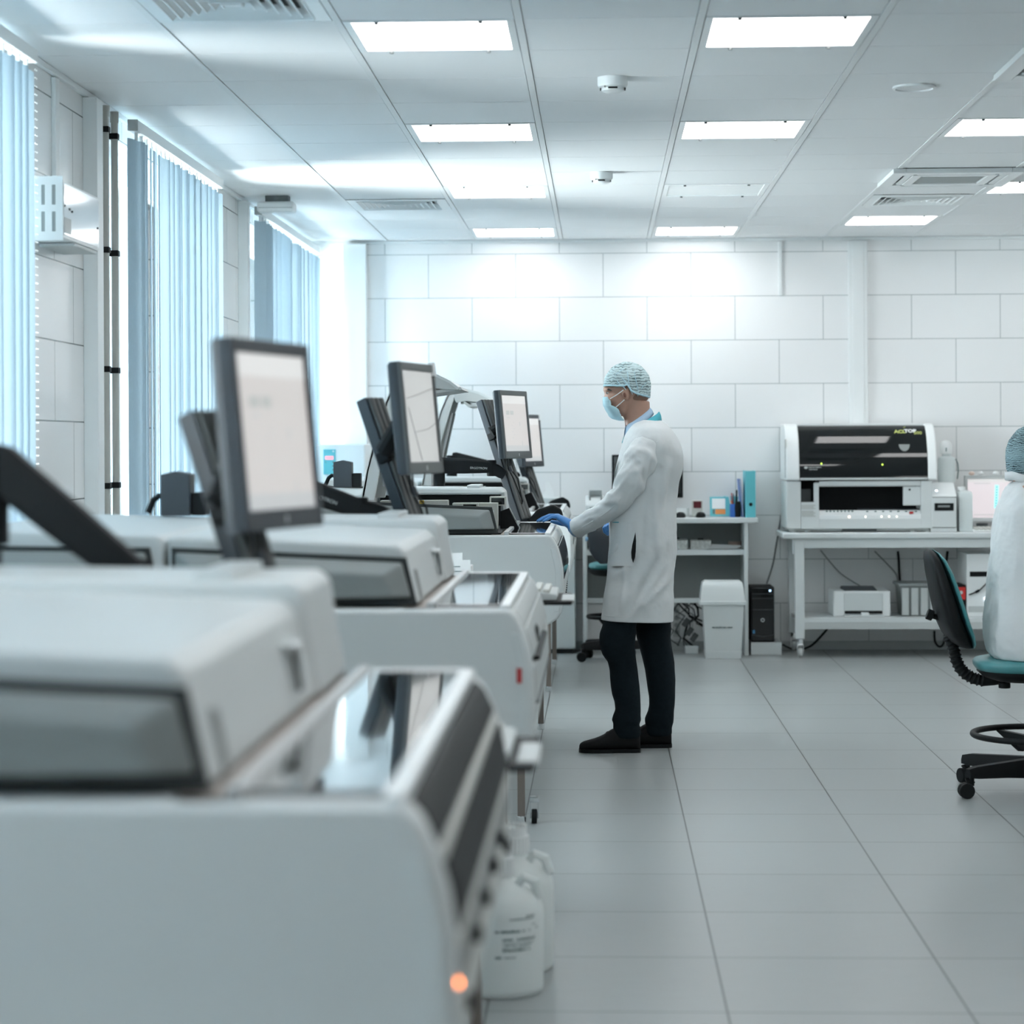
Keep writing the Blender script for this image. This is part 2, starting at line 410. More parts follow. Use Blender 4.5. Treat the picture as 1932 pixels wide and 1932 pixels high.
nth = {0: 'left', 2: 'middle', 4: 'right', 5: 'far right', 7: 'outer right', 9: 'outermost'}
rown = {-16: 'ninth', -12: 'eighth', -8: 'seventh', -4: 'sixth', 0: 'nearest', 4: 'second', 8: 'third', 12: 'back', 11: 'back', 6: 'second', -6: 'seventh'}
def ceiling_light(c, r, on):
    xa, xb, ya, yb = cell(c, r)
    if on:
        where = {0: 'left row', 2: 'right-hand row', 4: 'row past the air conditioner', 5: 'outer row beside the air conditioner', 7: 'row over the right side', 9: 'outermost row'}[c]
        lab = '%s lit square ceiling light of the %s' % (rown[r], where)
        lab = lab[0].upper() + lab[1:]
        if r < 0: lab = 'Lit square ceiling light above the near part of the room'
        elif c >= 7: lab = 'Lit square ceiling light over the right side of the room'
    else: lab = 'Unlit square ceiling light with a plain grey-white diffuser'
    t = thing('ceiling_light', lab, 'ceiling light', ((xa + xb) / 2, (ya + yb) / 2, ZC), 'lit ceiling lights' if on else None)
    g = G()
    g.box(xa + .003, xa + .03, ya + .004, yb - .004, ZC - .003, ZC + .018, .002).box(xb - .03, xb - .003, ya + .004, yb - .004, ZC - .003, ZC + .018, .002)
    g.box(xa + .03, xb - .03, ya + .004, ya + .03, ZC - .003, ZC + .018, .002).box(xa + .03, xb - .03, yb - .03, yb - .004, ZC - .003, ZC + .018, .002)
    obj('frame', g, M['trim'], t)
    obj('diffuser', G().box(xa + .03, xb - .03, ya + .03, yb - .03, ZC + .002, ZC + .012), M['lamp'] if on else M['unlit'], t)
    if r >= 0:
        for u in (.2, .8):
            for y in (ya + .022, yb - .022):
                obj('clip', G().cyl((xa + (xb - xa) * u, y, ZC - .010), (xa + (xb - xa) * u, y, ZC - .002), .007, 8), M['slate2'], t)
for c, r in lit: ceiling_light(c, r, True)
for c, r in unlit: ceiling_light(c, r, False)

def diffuser(c, r, lab):
    xa, xb, ya, yb = cell(c, r); cx, cy = (xa + xb) / 2, (ya + yb) / 2
    t = thing('air_diffuser', lab, 'air vent', (cx, cy, ZC), None)
    h = .285
    def ring(ro, ri, zo, zi, th=.003):
        g = G(); rings = []
        for rr, z in ((ro, zo), (ri, zi), (ri - .002, zi + th), (ro - .002, zo + th)):
            rings.append([(cx + sx * rr, cy + sy * rr, z) for sx, sy in ((-1, -1), (1, -1), (1, 1), (-1, 1))])
        return g.loft(rings + [rings[0]], cap=False)
    obj('frame', ring(h, h - .05, ZC - .003, ZC - .006), M['trim'], t)
    obj('duct_box', G().box(cx - h + .01, cx + h - .01, cy - h + .01, cy + h - .01, ZC + .10, ZC + .12), M['seam'], t)
    for k in range(6):
        ro = h - .055 - k * .034
        obj('louver', ring(ro, ro - .048 if k < 5 else ro - .04, ZC - .004, ZC + .034), M['bar'], t)
    for k in range(7):
        ro = h - .049 - k * .034
        obj('louver_edge', ring(ro, ro - .005, ZC - .008, ZC - .008, .004), M['trim'], t)
    obj('core', G().box(cx - .035, cx + .035, cy - .035, cy + .035, ZC - .004, ZC + .02, .004), M['bar'], t)
diffuser(-1, -1, 'Square louvred ceiling diffuser nearest the camera, at the top edge')
diffuser(-1, 9, 'Square louvred ceiling diffuser near the far windows')
diffuser(4, 9, 'Square louvred ceiling diffuser beyond the air conditioner')

def cassette(c, r, lab):
    xa, xb, ya, yb = cell(c, r); cx, cy = (xa + xb) / 2, (ya + yb) / 2
    t = thing('air_conditioner', lab, 'air conditioner', (cx, cy, ZC - .03))
    g = G(); o, i, q = .335, .27, .17
    for x0, x1, y0, y1 in ((-o, -i, -o, o), (i, o, -o, o), (-i, i, -o, -i), (-i, i, i, o), (-i + .05, -q, -i + .05, i - .05), (q, i - .05, -i + .05, i - .05), (-q, q, -i + .05, -q), (-q, q, q, i - .05)):
        g.box(cx + x0, cx + x1, cy + y0, cy + y1, ZC - .028, ZC - .0035, .004)
    for sx, sy in ((-1, -1), (1, -1), (1, 1), (-1, 1)):
        g.box(cx + sx * i, cx + sx * (i - .05), cy + sy * i, cy + sy * (i - .05), ZC - .028, ZC - .002)
    obj('panel', g, M['trim'], t)
    obj('casing', G().box(xa + .002, xb - .002, ya + .004, yb - .004, ZC - .01, ZC + .019), M['black'], t)
    for x0, x1, y0, y1 in ((-i, -i + .05, -.2, .2), (i - .05, i, -.2, .2), (-.2, .2, -i, -i + .05), (-.2, .2, i - .05, i)):
        w = .018
        if x1 - x0 < .1: x0, x1 = x0 + w, x1 - .004
        else: y0, y1 = y0 + w, y1 - .004
        obj('flap', G().box(cx + x0, cx + x1, cy + y0, cy + y1, ZC - .026, ZC - .014, .003), M['bar'], t)
    g = G()
    for k in range(15): g.box(cx - .165, cx + .165, cy - .165 + k * .0225, cy - .165 + k * .0225 + .012, ZC - .022, ZC - .016)
    for k in range(9): g.box(cx - .165 + k * .04, cx - .165 + k * .04 + .006, cy - .165, cy + .165, ZC - .019, ZC - .014)
    obj('grille', g, M['lgrey'], t)
cassette(4, 7, 'White ceiling air conditioner cassette with a grey grille, beside the far diffuser')
cassette(4, 1, 'White ceiling air conditioner cassette cut by the right edge of the view')

def smoke(x, y, lab):
    t = thing('smoke_detector', lab, 'smoke detector', (x, y, ZC - .055))
    obj('housing', G().lathe([(.058, 0), (.058, -.028), (.055, -.036), (.046, -.042), (.043, -.052), (.03, -.058), (.001, -.06)], (x, y, ZC - .001), 28), M['trim'], t)
    g = G()
    for k in range(8):
        a = k * math.pi / 4 - math.pi / 2
        if k % 2 == 0: g.box(-.018, .018, .0445, .049, ZC - .049, ZC - .043, mat=Matrix.Translation((x, y, 0)) @ Matrix.Rotation(a - math.pi / 2, 4, 'Z'))
    obj('sensing_slot', g, M['black'], t)
    obj('indicator', G().ell((x - .03, y - .045, ZC - .042), (.004, .004, .004), 8, 6), M['grey'], t)
smoke(.055, 8.62, 'Round white smoke detector nearer the camera')
smoke(.014, 11.64, 'Round white smoke detector farther from the camera')
t = thing('ceiling_speaker', 'Flat round white loudspeaker set in a ceiling panel', 'speaker', (1.243, 8.925, ZC - .012))
obj('rim', G().lathe([(.085, 0), (.085, -.008), (.074, -.011), (.072, -.003)], (1.243, 8.925, ZC - .0005), 32), M['trim'], t)
obj('grille', G().lathe([(.071, -.001), (.071, -.006), (.001, -.007)], (1.243, 8.925, ZC), 32), M['ceil'], t)
t = thing('emergency_light', 'White box-shaped fitting hanging from the ceiling by the farthest window', 'emergency light', (-1.81, 12.6, ZC - .08))
obj('housing', G().box(-1.915, -1.705, 12.54, 12.66, ZC - .095, ZC - .035, .016, 3), M['trim'], t)
obj('mount', G().box(-1.87, -1.74, 12.57, 12.65, ZC - .036, ZC - .0005), M['slate2'], t)  # dark colour stands for the shadow gap above the housing
obj('cover_line', G().box(-1.905, -1.715, 12.537, 12.542, ZC - .073, ZC - .069), M['lgrey'], t)

# vertical blinds
def blind(ya, yb, lab, seed, chain=None):
    rnd = random.Random(seed); x = -1.93
    t = thing('vertical_blind', lab, 'window blind', (x, (ya + yb) / 2, 1.0))
    obj('headrail', G().box(x - .02, x + .022, ya - .02, yb + .03, 2.722, 2.768, .004), M['trim'], t)
    obj('end_cap', G().box(x - .021, x + .023, ya - .027, ya - .02, 2.721, 2.769, .003).cyl((x, ya - .03, 2.745), (x, ya - .02, 2.745), .008, 10), M['lgrey'], t)
    g, hb = G(), []; n = int((yb - ya) / .098)
    for k in range(n):
        y = ya + .05 + k * (yb - ya - .1) / (n - 1)
        a = R((16 if seed != 3 else 27) + rnd.uniform(-7, 9))
        if k in (2, 3, 5) and seed == 2: a = R(-9 + rnd.uniform(-3, 3))
        elif rnd.random() < .14: a = R(-4)
        w = .0635
        pts = [(x + math.sin(a) * u * w + .006 * (1 - u * u) * math.cos(a), y + math.cos(a) * u * w - .006 * (1 - u * u) * math.sin(a)) for u in (-1, -.5, 0, .5, 1)]
        g.loft([[(px, py, .98) for px, py in pts], [(px, py, 2.695 - rnd.uniform(0, .008)) for px, py in pts]], cap=False, closed=False)
        hb.append(y)
    obj('vanes', g, M['blind'], t, 80)
    for y in hb: obj('hanger_clip', G().box(x - .006, x + .006, y - .008, y + .008, 2.690, 2.722), M['trim'], t)
    if chain:
        g = G()
        for yy in (yb + .028, yb + .05):
            for k in range(60): g.ell((x + .012, yy, 2.70 - k * .028), (.0019, .0019, .0026), 6, 4)
        obj('bead_chain', g, M['lgrey'], t)
    return t
blind(4.65, 7.58, 'Pale blue vertical blind nearest the camera, at the left edge', 1, True)
blind(9.29, 11.37, 'Pale blue vertical blind in the middle, between the two white wall piers', 2)
blind(12.72, 15.32, 'Pale blue vertical blind farthest away, beside the back wall', 3)
blind(.65, 3.15, 'Pale blue vertical blind at the window beside the near analyzers', 4)

# pipes with clamps
for x, y, lab in ((-1.985, 9.0, 'Left of the two grey vertical pipes by the window'), (-1.985, 9.17, 'Right of the two grey vertical pipes by the window')):
    t = thing('wall_pipe', lab, 'pipe', (x, y, 0))
    obj('pipe', G().cyl((x, y, .0), (x, y, ZC - .03), .0145, 16), M['pipe'], t)
    obj('socket', G().cyl((x, y, ZC - .075), (x, y, ZC - .03), .018, 16), M['pipe'], t)
    for z in (2.69 if y < 9.1 else 2.685, 2.205, 1.725, 1.255):
        obj('clamp', G().box(x - .022, x + .017, y - .0195, y + .0195, z - .012, z + .012, .003).box(X0, x - .018, y - .012, y + .012, z - .01, z + .01), M['black'], t)

# white unit with a mirror panel on the pier
t = thing('air_purifier', 'White slotted wall unit with a polished panel, on the pier between blinds', 'air purifier', (-1.965, 8.25, 2.13))
xa, xb, ya, yb, za, zb = X0, -1.90, 7.90, 8.49, 2.155, 2.36
obj('housing', G().box(xa - .004, xb, ya, yb, za, zb, .006), M['trim'], t)
obj('polished_panel', G().box(xb, xb + .003, ya + .03, yb - .012, za + .012, zb - .01, .002), mat('polished_panel', (.86, .88, .90), .08, .85), t)
g = G()
for r in range(2):
    for k in range(3):
        g.box(xa + .02 + k * .038, xa + .034 + k * .038, ya - .004, ya + .001, za + .02 + r * .095, za + .092 + r * .095, .003)
obj('end_grille', G().box(xa + .004, xb + .006, ya - .003, ya + .001, za - .012, zb + .012, .004), M['trim'], t)
obj('air_slots', g, M['grey'], t)
obj('rating_label', G().box(xb + .003, xb + .004, ya + .035, ya + .13, za + .02, za + .075), M['lgrey'], t)
for yy, zz in ((ya + .11, 2.245), (ya + .15, 2.24), (ya + .035, 2.25), (yb - .03, 2.22)):
    obj('screw', G().cyl((xb + .002, yy, zz + .02), (xb + .006, yy, zz + .02), .004, 8), M['slate2'], t)
obj('bracket', G().box(X0, xb + .0, ya + .2, yb - .03, za - .014, za - .001, .003), M['lgrey'], t)
# ------------------------------------------------------------------ the row of analyzers
FRONT = [(-.2565, .631), (-.215, .648), (-.185, .668), (-.168, .695), (-.161, .74), (-.157, .80), (-.160, .88), (-.168, .925), (-.180, .970), (-.197, 1.006), (-.212, 1.022), (-.225, 1.026)]
BACK = -1.62
L = 1.40
def fx(z):
    for (xa, za), (xb, zb) in zip(FRONT, FRONT[1:]):
        if za <= z <= zb: return xa + (xb - xa) * (z - za) / (zb - za)
    return FRONT[-1][0]

def analyzer(y0, lab, open_lid, bands, extra=None):
    t = thing('blood_analyzer', lab, 'analyzer', (-.85, y0 + .7, .631), 'analyzers in the window row')
    yn, yf = y0, y0 + L
    # end cheeks and recessed middle
    for a, b, nm in ((yn, yn + .07, 'end_panel'), (yf - .07, yf, 'end_panel')):
        e = obj(nm, G().prism(FRONT + [(BACK, 1.026), (BACK, .631)], 'y', a, b, .012, 3), M['white'], t)
        if a == yn:
            z = [.70 + i * .03 for i in range(10)]
            obj('edge_molding', G().prism([(fx(q) - .012, q) for q in z] + [(fx(q) - .034, q) for q in reversed(z)], 'y', a - .004, a + .004, .002), M['white2'], e)
    mid = [(x - .02, z) for x, z in FRONT[1:-1]]
    obj('body', G().prism(mid + [(-.24, 1.022), (BACK + .01, 1.022), (BACK + .01, .64), (-.24, .64)], 'y', yn + .06, yf - .06), M['lgrey'], t)
    for z0, z1, m, nm, d in bands:
        zz = [z0 + (z1 - z0) * i / 4 for i in range(5)]
        obj(nm, G().prism([(fx(q) + d, q) for q in zz] + [(fx(q) - .03, q) for q in reversed(zz)], 'y', yn + .068, yf - .068, .003), M[m], t)
    # worktop glass with its rims
    obj('glass_cover', G().box(-.392, -.238, yn + .05, yf - .03, 1.02, 1.034, .002), M['cover'], t)
    obj('cover_rim', G().box(-.238, -.214, yn + .012, yf - .012, 1.018, 1.036, .004).box(-.392, -.214, yf - .034, yf - .012, 1.018, 1.036, .004), M['trim'], t)
    obj('cover_rail', G().box(-.412, -.392, yn + .02, yf - .02, 1.018, 1.042, .004), M['silver'], t)
    obj('deck', G().box(-.47, -.41, yn + .02, yf - .02, 1.016, 1.026), M['tan'], t)
    # rear covers (lids behind the hood)
    def near_face(xa, xb, ztop0, ztop1, par):
        ys = yn + .085
        obj('seam', G().prism([(xb + .014, 1.03), (xb - .012, ztop1 + .012), (xa - .004, ztop0 + .012), (xa - .004, 1.03)], 'y', ys - .004, ys + .03), M['seam'], par)
        o1 = [(xb, 1.048), (xb - .022, ztop1), (xa + .006, ztop0), (xa + .006, 1.04)]
        cxm, czm = (xa + xb) / 2, 1.09
        o2 = [(xb - .042, 1.052), (xb - .066, ztop1 - .028), (xa + .05, ztop0 - .03), (xa + .05, 1.045)]
        g = G().loft([[(x, ys + .02, z) for x, z in o1], [(x, ys - .012, z) for x, z in o1], [(x, ys - .04, z) for x, z in o2]])
        g2 = G(); g2._add(g.b.copy(), .007, 3, 20)
        g.b.free()
        obj('side_panel', g2, M['grey'], par)
    hood_prof = [(-.437, 1.028), (-.452, 1.09), (-.468, 1.155), (-.476, 1.170), (-.492, 1.178), (-.75, 1.190), (-1.045, 1.198), (-1.045, 1.028)]
    end_prof = [(-.430, 1.028), (-.447, 1.12), (-.455, 1.185), (-.463, 1.200), (-.480, 1.207), (-1.045, 1.214), (-1.045, 1.028)]
    he = obj('hood_end', G().prism(end_prof, 'y', yn + 1.02, yf - .03, .012, 3), M['white'], t)
    obj('cover_tab', G().box(-.63, -.57, yn + 1.03, yf - .05, 1.206, 1.222, .004), M['white2'], he)
    if not open_lid:
        h = obj('hood', G().prism(hood_prof, 'y', yn + .09, yn + 1.03, .014, 3), M['white'], t)
        near_face(-1.03, -.455, 1.158, 1.132, h)
        obj('hood_grip', G().prism([(-.462, 1.125), (-.448, 1.118), (-.446, 1.062), (-.462, 1.058)], 'y', yn + .80, yn + .86, .004).box(-.462, -.437, yn + .79, yn + .87, 1.120, 1.130, .004), M['white2'], h)
        obj('grip_recess', G().prism([(-.4462, 1.118), (-.442, 1.118), (-.434, 1.06), (-.4382, 1.06)], 'y', yn + .815, yn + .85), M['slate2'], h)  # shade of the grip recess, drawn as a dark plate
        obj('hood_slot', G().prism([(-.456, 1.112), (-.4515, 1.112), (-.434, 1.036), (-.4385, 1.036)], 'y', yn + .17, yn + .215, .002), M['lgrey'], h)
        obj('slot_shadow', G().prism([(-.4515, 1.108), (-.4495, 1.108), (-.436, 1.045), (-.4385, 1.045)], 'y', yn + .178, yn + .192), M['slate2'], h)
        g = text_bm('ACL', .034, bold=.0008)
        mt = Matrix(((0, -.25, .97, -.4645), (1, 0, 0, yn + .27), (0, .97, .25, 1.122), (0, 0, 0, 1)))
        g.b.transform(mt); obj('badge', g, M['tealp'], h)
        g = text_bm('TOP', .034, bold=.0008)
        mt = Matrix(((0, -.25, .97, -.4645), (1, 0, 0, yn + .345), (0, .97, .25, 1.122), (0, 0, 0, 1)))
        g.b.transform(mt); obj('badge', g, M['lgrey'], h)
    else:
        # raised lid, seen from its near end: an arm strip with a curved visor on top
        prof = []
        outer = [(-1.035, 1.175), (-1.01, 1.30), (-.972, 1.45), (-.925, 1.60), (-.888, 1.69), (-.860, 1.722), (-.815, 1.735), (-.76, 1.733), (-.70, 1.717), (-.645, 1.690), (-.605, 1.658)]
        inner = [(-.612, 1.648), (-.70, 1.655), (-.78, 1.665), (-.83, 1.655), (-.868, 1.60), (-.914, 1.45), (-.952, 1.30), (-.975, 1.175)]
        thin = [(-.612, 1.650), (-.65, 1.680), (-.703, 1.706), (-.76, 1.722), (-.813, 1.724), (-.852, 1.712), (-.878, 1.685), (-.915, 1.597), (-.962, 1.447), (-1.0, 1.30), (-1.022, 1.175)]
        ld = obj('raised_lid', G().prism(outer + thin, 'y', yn + .09, yn + .60), M['white'], t)
        for a, b in ((yn + .09, yn + .115), (yn + .575, yn + .60)):
            obj('lid_end', G().prism(outer[:6] + [(-.838, 1.70), (-.850, 1.655)] + inner[4:], 'y', a, b, .004), M['white'], ld)
            obj('visor_end', G().prism(outer[5:] + inner[:4], 'y', a + .001, b, .003), M['lgrey'], ld)
        obj('lid_rib', G().prism([(-.870, 1.60), (-.858, 1.597), (-.94, 1.23), (-.952, 1.235)], 'y', yn + .20, yn + .26, .003), M['silver'], ld)
        obj('lid_rib', G().prism([(-.870, 1.60), (-.858, 1.597), (-.94, 1.23), (-.952, 1.235)], 'y', yn + .40, yn + .48, .003), M['grey'], ld)
        obj('visor_lip', G().prism([(-.60, 1.664), (-.592, 1.650), (-.76, 1.628), (-.795, 1.66), (-.785, 1.668), (-.75, 1.645)], 'y', yn + .10, yn + .59, .003), M['lgrey'], ld)
        # what the raised lid uncovers
        near_face(-1.03, -.455, 1.158, 1.132, t)
        obj('chamber_wall', G().box(-1.04, -.47, yn + 1.0, yn + 1.019, 1.03, 1.175, .003), M['black'], t)
        obj('chamber_frame', G().prism([(-.43, 1.03), (-.452, 1.185), (-.468, 1.185), (-.448, 1.03)], 'y', yn + .985, yn + 1.021, .003).box(-1.04, -.452, yn + .985, yn + 1.021, 1.178, 1.190, .003), M['lgrey'], t)
        obj('chamber_floor', G().box(-1.04, -.43, yn + .10, yn + 1.0, 1.022, 1.032), M['black'], t)
        rk = obj('sample_rack', G().box(-.665, -.46, yn + .50, yn + .56, 1.032, 1.152, .004), M['cream'], t)
        for k, (xx, yy, dz) in enumerate(((-.62, .44, .0), (-.50, .56, .025))):
            w = obj('rack_window', G().box(xx, xx + .075, yn + yy - .004, yn + yy + .05, 1.112 + dz, 1.154 + dz, .003), M['cream'], rk)
            obj('window_glass', G().box(xx + .007, xx + .068, yn + yy - .007, yn + yy - .003, 1.117 + dz, 1.148 + dz), M['gloss'], w) if False else None
            obj('rack_aperture', G().box(xx + .008, xx + .067, yn + yy - .006, yn + yy + .0, 1.118 + dz, 1.147 + dz), M['gloss'], rk)
        obj('rack_label', G().box(-.555, -.478, yn + .497, yn + .501, 1.095, 1.118), M['paper'], rk)
        r2 = obj('reagent_rack', G().box(-1.0, -.69, yn + .60, yn + .66, 1.032, 1.162, .004), M['cream'], t)
        obj('warning_sticker', G().box(-.822, -.80, yn + .597, yn + .601, 1.128, 1.162), M['yellow'], r2)
        obj('rack_slot', G().box(-.74, -.70, yn + .597, yn + .601, 1.115, 1.125), M['black'], r2)
        obj('probe_guard', G().prism([(-.455, 1.032), (-.455, 1.11), (-.415, 1.125), (-.37, 1.032)], 'y', yn + .62, yn + .64, .002), M['black'], t)
        obj('guard_edge', G().tube([(-.412, yn + .618, 1.126), (-.366, yn + .618, 1.034)], .0022, 6), M['chrome'], t)
    rc = obj('rear_cover', G().prism([(-1.055, 1.028), (-1.055, 1.188), (-1.07, 1.200), (-1.56, 1.214), (-1.60, 1.20), (-1.60, 1.028)], 'y', yn + .09, yf - .03, .012, 3), M['white'], t)
    near_face(-1.57, -1.075, 1.165, 1.158, rc)
    if extra:
        for nm, bx, m in extra:
            obj(nm, G().box(*bx[0], yn + bx[1][0], yn + bx[1][1], *bx[2], .003), M[m], t)
    return t

LIGHT = [(.66, .735, 'white', 'lower_front', 0), (.745, .79, 'lgrey', 'front_cover', .001), (.80, .885, 'lgrey', 'front_cover', .004), (.905, .975, 'lgrey', 'front_cover', .004), (.98, 1.018, 'lgrey', 'upper_front', .002)]
DARKA = [(.66, .735, 'white', 'lower_front', 0), (.742, .80, 'cream', 'front_cover', .002), (.806, .846, 'slate2', 'front_cover', .0), (.850, .874, 'cream', 'front_strip', .003), (.877, .952, 'black', 'front_window', .004), (.955, .968, 'cream', 'front_strip', .004), (.971, 1.018, 'black', 'upper_front', .002)]
DARKC = [(.66, .77, 'white', 'lower_front', 0), (.775, .83, 'white', 'front_cover', .003), (.835, .975, 'gloss', 'front_window', .003), (.98, 1.018, 'lgrey', 'upper_front', .002)]
YA, YB, YC, YD = 2.43, 5.31, 9.60, 12.90
aA = analyzer(YA, 'Nearest white analyzer, large and out of focus in the left foreground', False, DARKA)
aB = analyzer(YB, 'White analyzer with its hood closed, second in the row, behind the carboys', False, LIGHT)
aC = analyzer(YC, 'White analyzer with a raised lid, under the hand of the man', True, DARKC)
aD = analyzer(YD, 'Farthest white analyzer of the row with its lid raised, beside the white freezer', True, DARKC)
# front details
for k, (yy, zz) in enumerate(((YA + .30, .822), (YA + .52, .822), (YA + .74, .822), (YA + .96, .822), (YA + 1.16, .775), (YA + .16, .775))):
    obj('front_knob', G().cyl((fx(zz) - .01, yy, zz), (fx(zz) + .012, yy, zz), .011, 12, .002), M['seam'], aA)
obj('status_light', G().ell((fx(.827) - .003, YA + .03, .827), (.0055, .0055, .0055), 12, 8), M['led'], aA)
obj('red_sticker', G().box(-.199, -.187, YB - .006, YB - .003, .852, .887), M['red'], aB)
for yy in (YB + .42, YB + .50):
    obj('front_notch', G().prism([(fx(.93) + .001, .952), (fx(.93) + .0085, .94), (fx(.915) + .0065, .912), (fx(.915), .912)], 'y', yy, yy + .022), M['seam'], aB)
obj('grip_wedge', G().prism([(fx(.895) - .01, .90), (fx(.895) + .012, .897), (fx(.885) + .012, .887), (fx(.885) - .01, .885)], 'y', YB + .2, YB + .95, .003), M['black'], aB)
obj('grip_wedge', G().prism([(fx(.80) - .01, .80), (fx(.80) + .008, .798), (fx(.79) + .008, .791), (fx(.79) - .01, .79)], 'y', YB + .12, YB + 1.25, .003), M['slate'], aB)
for i in range(9):
    obj('vent_slot', G().box(fx(.75) - .01, fx(.75) + .004, YC + .72 + i * .05, YC + .75 + i * .05, .722 + i * .007, .727 + i * .007), M['black'], aC)

def dock_box(y0, lab):
    x0, y, z = -1.29, y0 + 1.29, 1.2095
    t = thing('power_box', lab, 'power supply', (x0 + .045, y, z))
    obj('housing', G().prism([(x0, z), (x0 + .088, z), (x0 + .088, z + .122), (x0 + .044, z + .131), (x0, z + .122)], 'y', y - .04, y + .045, .004), M['slate'], t)
    obj('side_block', G().box(x0 + .088, x0 + .13, y - .02, y + .04, z, z + .068, .004), M['black'], t)
    obj('hose', G().tube([(x0 + .002, y, z + .055), (x0 - .012, y, z + .058), (x0 - .028, y, z + .045), (x0 - .038, y, z + .022), (x0 - .044, y, z + .009)], .0095, 10), M['black'], t)
dock_box(YB, 'Black box with a curved hose on the second analyzer, in front of the middle blind')
dock_box(YC, 'Black box with a hose on the third analyzer, below the teal control panel')

# tables under the analyzers
def table(y0, y1, lab, dx=-.30):
    t = thing('analyzer_table', lab, 'table', (-.95, (y0 + y1) / 2, 0), 'steel tables under the analyzers')
    obj('tabletop', G().box(BACK - .02, -.262, y0, y1, .595, .631, .004), M['white2'], t)
    for x in (BACK + .03, dx):
        for y in (y0 + .06, y1 - .06):
            lg = obj('leg', G().box(x - .014, x + .014, y - .014, y + .014, .03, .595, .002), M['steel'], t)
            obj('foot', G().cyl((x, y, 0), (x, y, .03), .018, 12, .002), M['chrome'], lg)
    obj('rail', G().box(BACK + .03, dx, y1 - .07, y1 - .05, .52, .56), M['steel'], t)
table(YA - .05, YA + 1.62, 'Steel-legged table under the nearest analyzer', -.55)
table(YB - .05, YB + 1.62, 'Steel-legged table standing over the two white carboys')
table(8.33, YC + 1.62, 'Steel-legged table under the analyzer the man works at')
table(YD - .10, YD + 1.62, 'Steel-legged table under the farthest analyzer')
t = thing('leg_caster', 'Chrome caster brake on the floor beside the brown table leg', 'caster', (-.255, 8.40, 0))
obj('wheel', G().cyl((-.262, 8.40, .027), (-.242, 8.40, .027), .027, 16, .003), M['black'], t)
obj('fork', G().box(-.270, -.264, 8.385, 8.415, .02, .085, .002).box(-.240, -.234, 8.385, 8.415, .02, .085, .002).box(-.270, -.234, 8.38, 8.42, .080, .10, .003), M['chrome'], t)

# carton of labels between two analyzers
t = thing('label_carton', 'Open white carton with handwritten label cards behind the second analyzer', 'carton', (-.535, 8.55, .631))
obj('box', G().box(-.585, -.488, 8.50, 8.62, .6315, .955, .003), M['paper'], t)
obj('card', G().box(-.566, -.523, 8.508, 8.512, .90, 1.005), M['paper'], t)
obj('card', G().box(-.582, -.492, 8.495, 8.499, .86, .978), M['paper'], t)
obj('handwriting', G().box(-.575, -.53, 8.4935, 8.495, .952, .955).box(-.58, -.50, 8.4935, 8.495, .934, .937).box(-.58, -.51, 8.4935, 8.495, .916, .919), M['ink'], t)


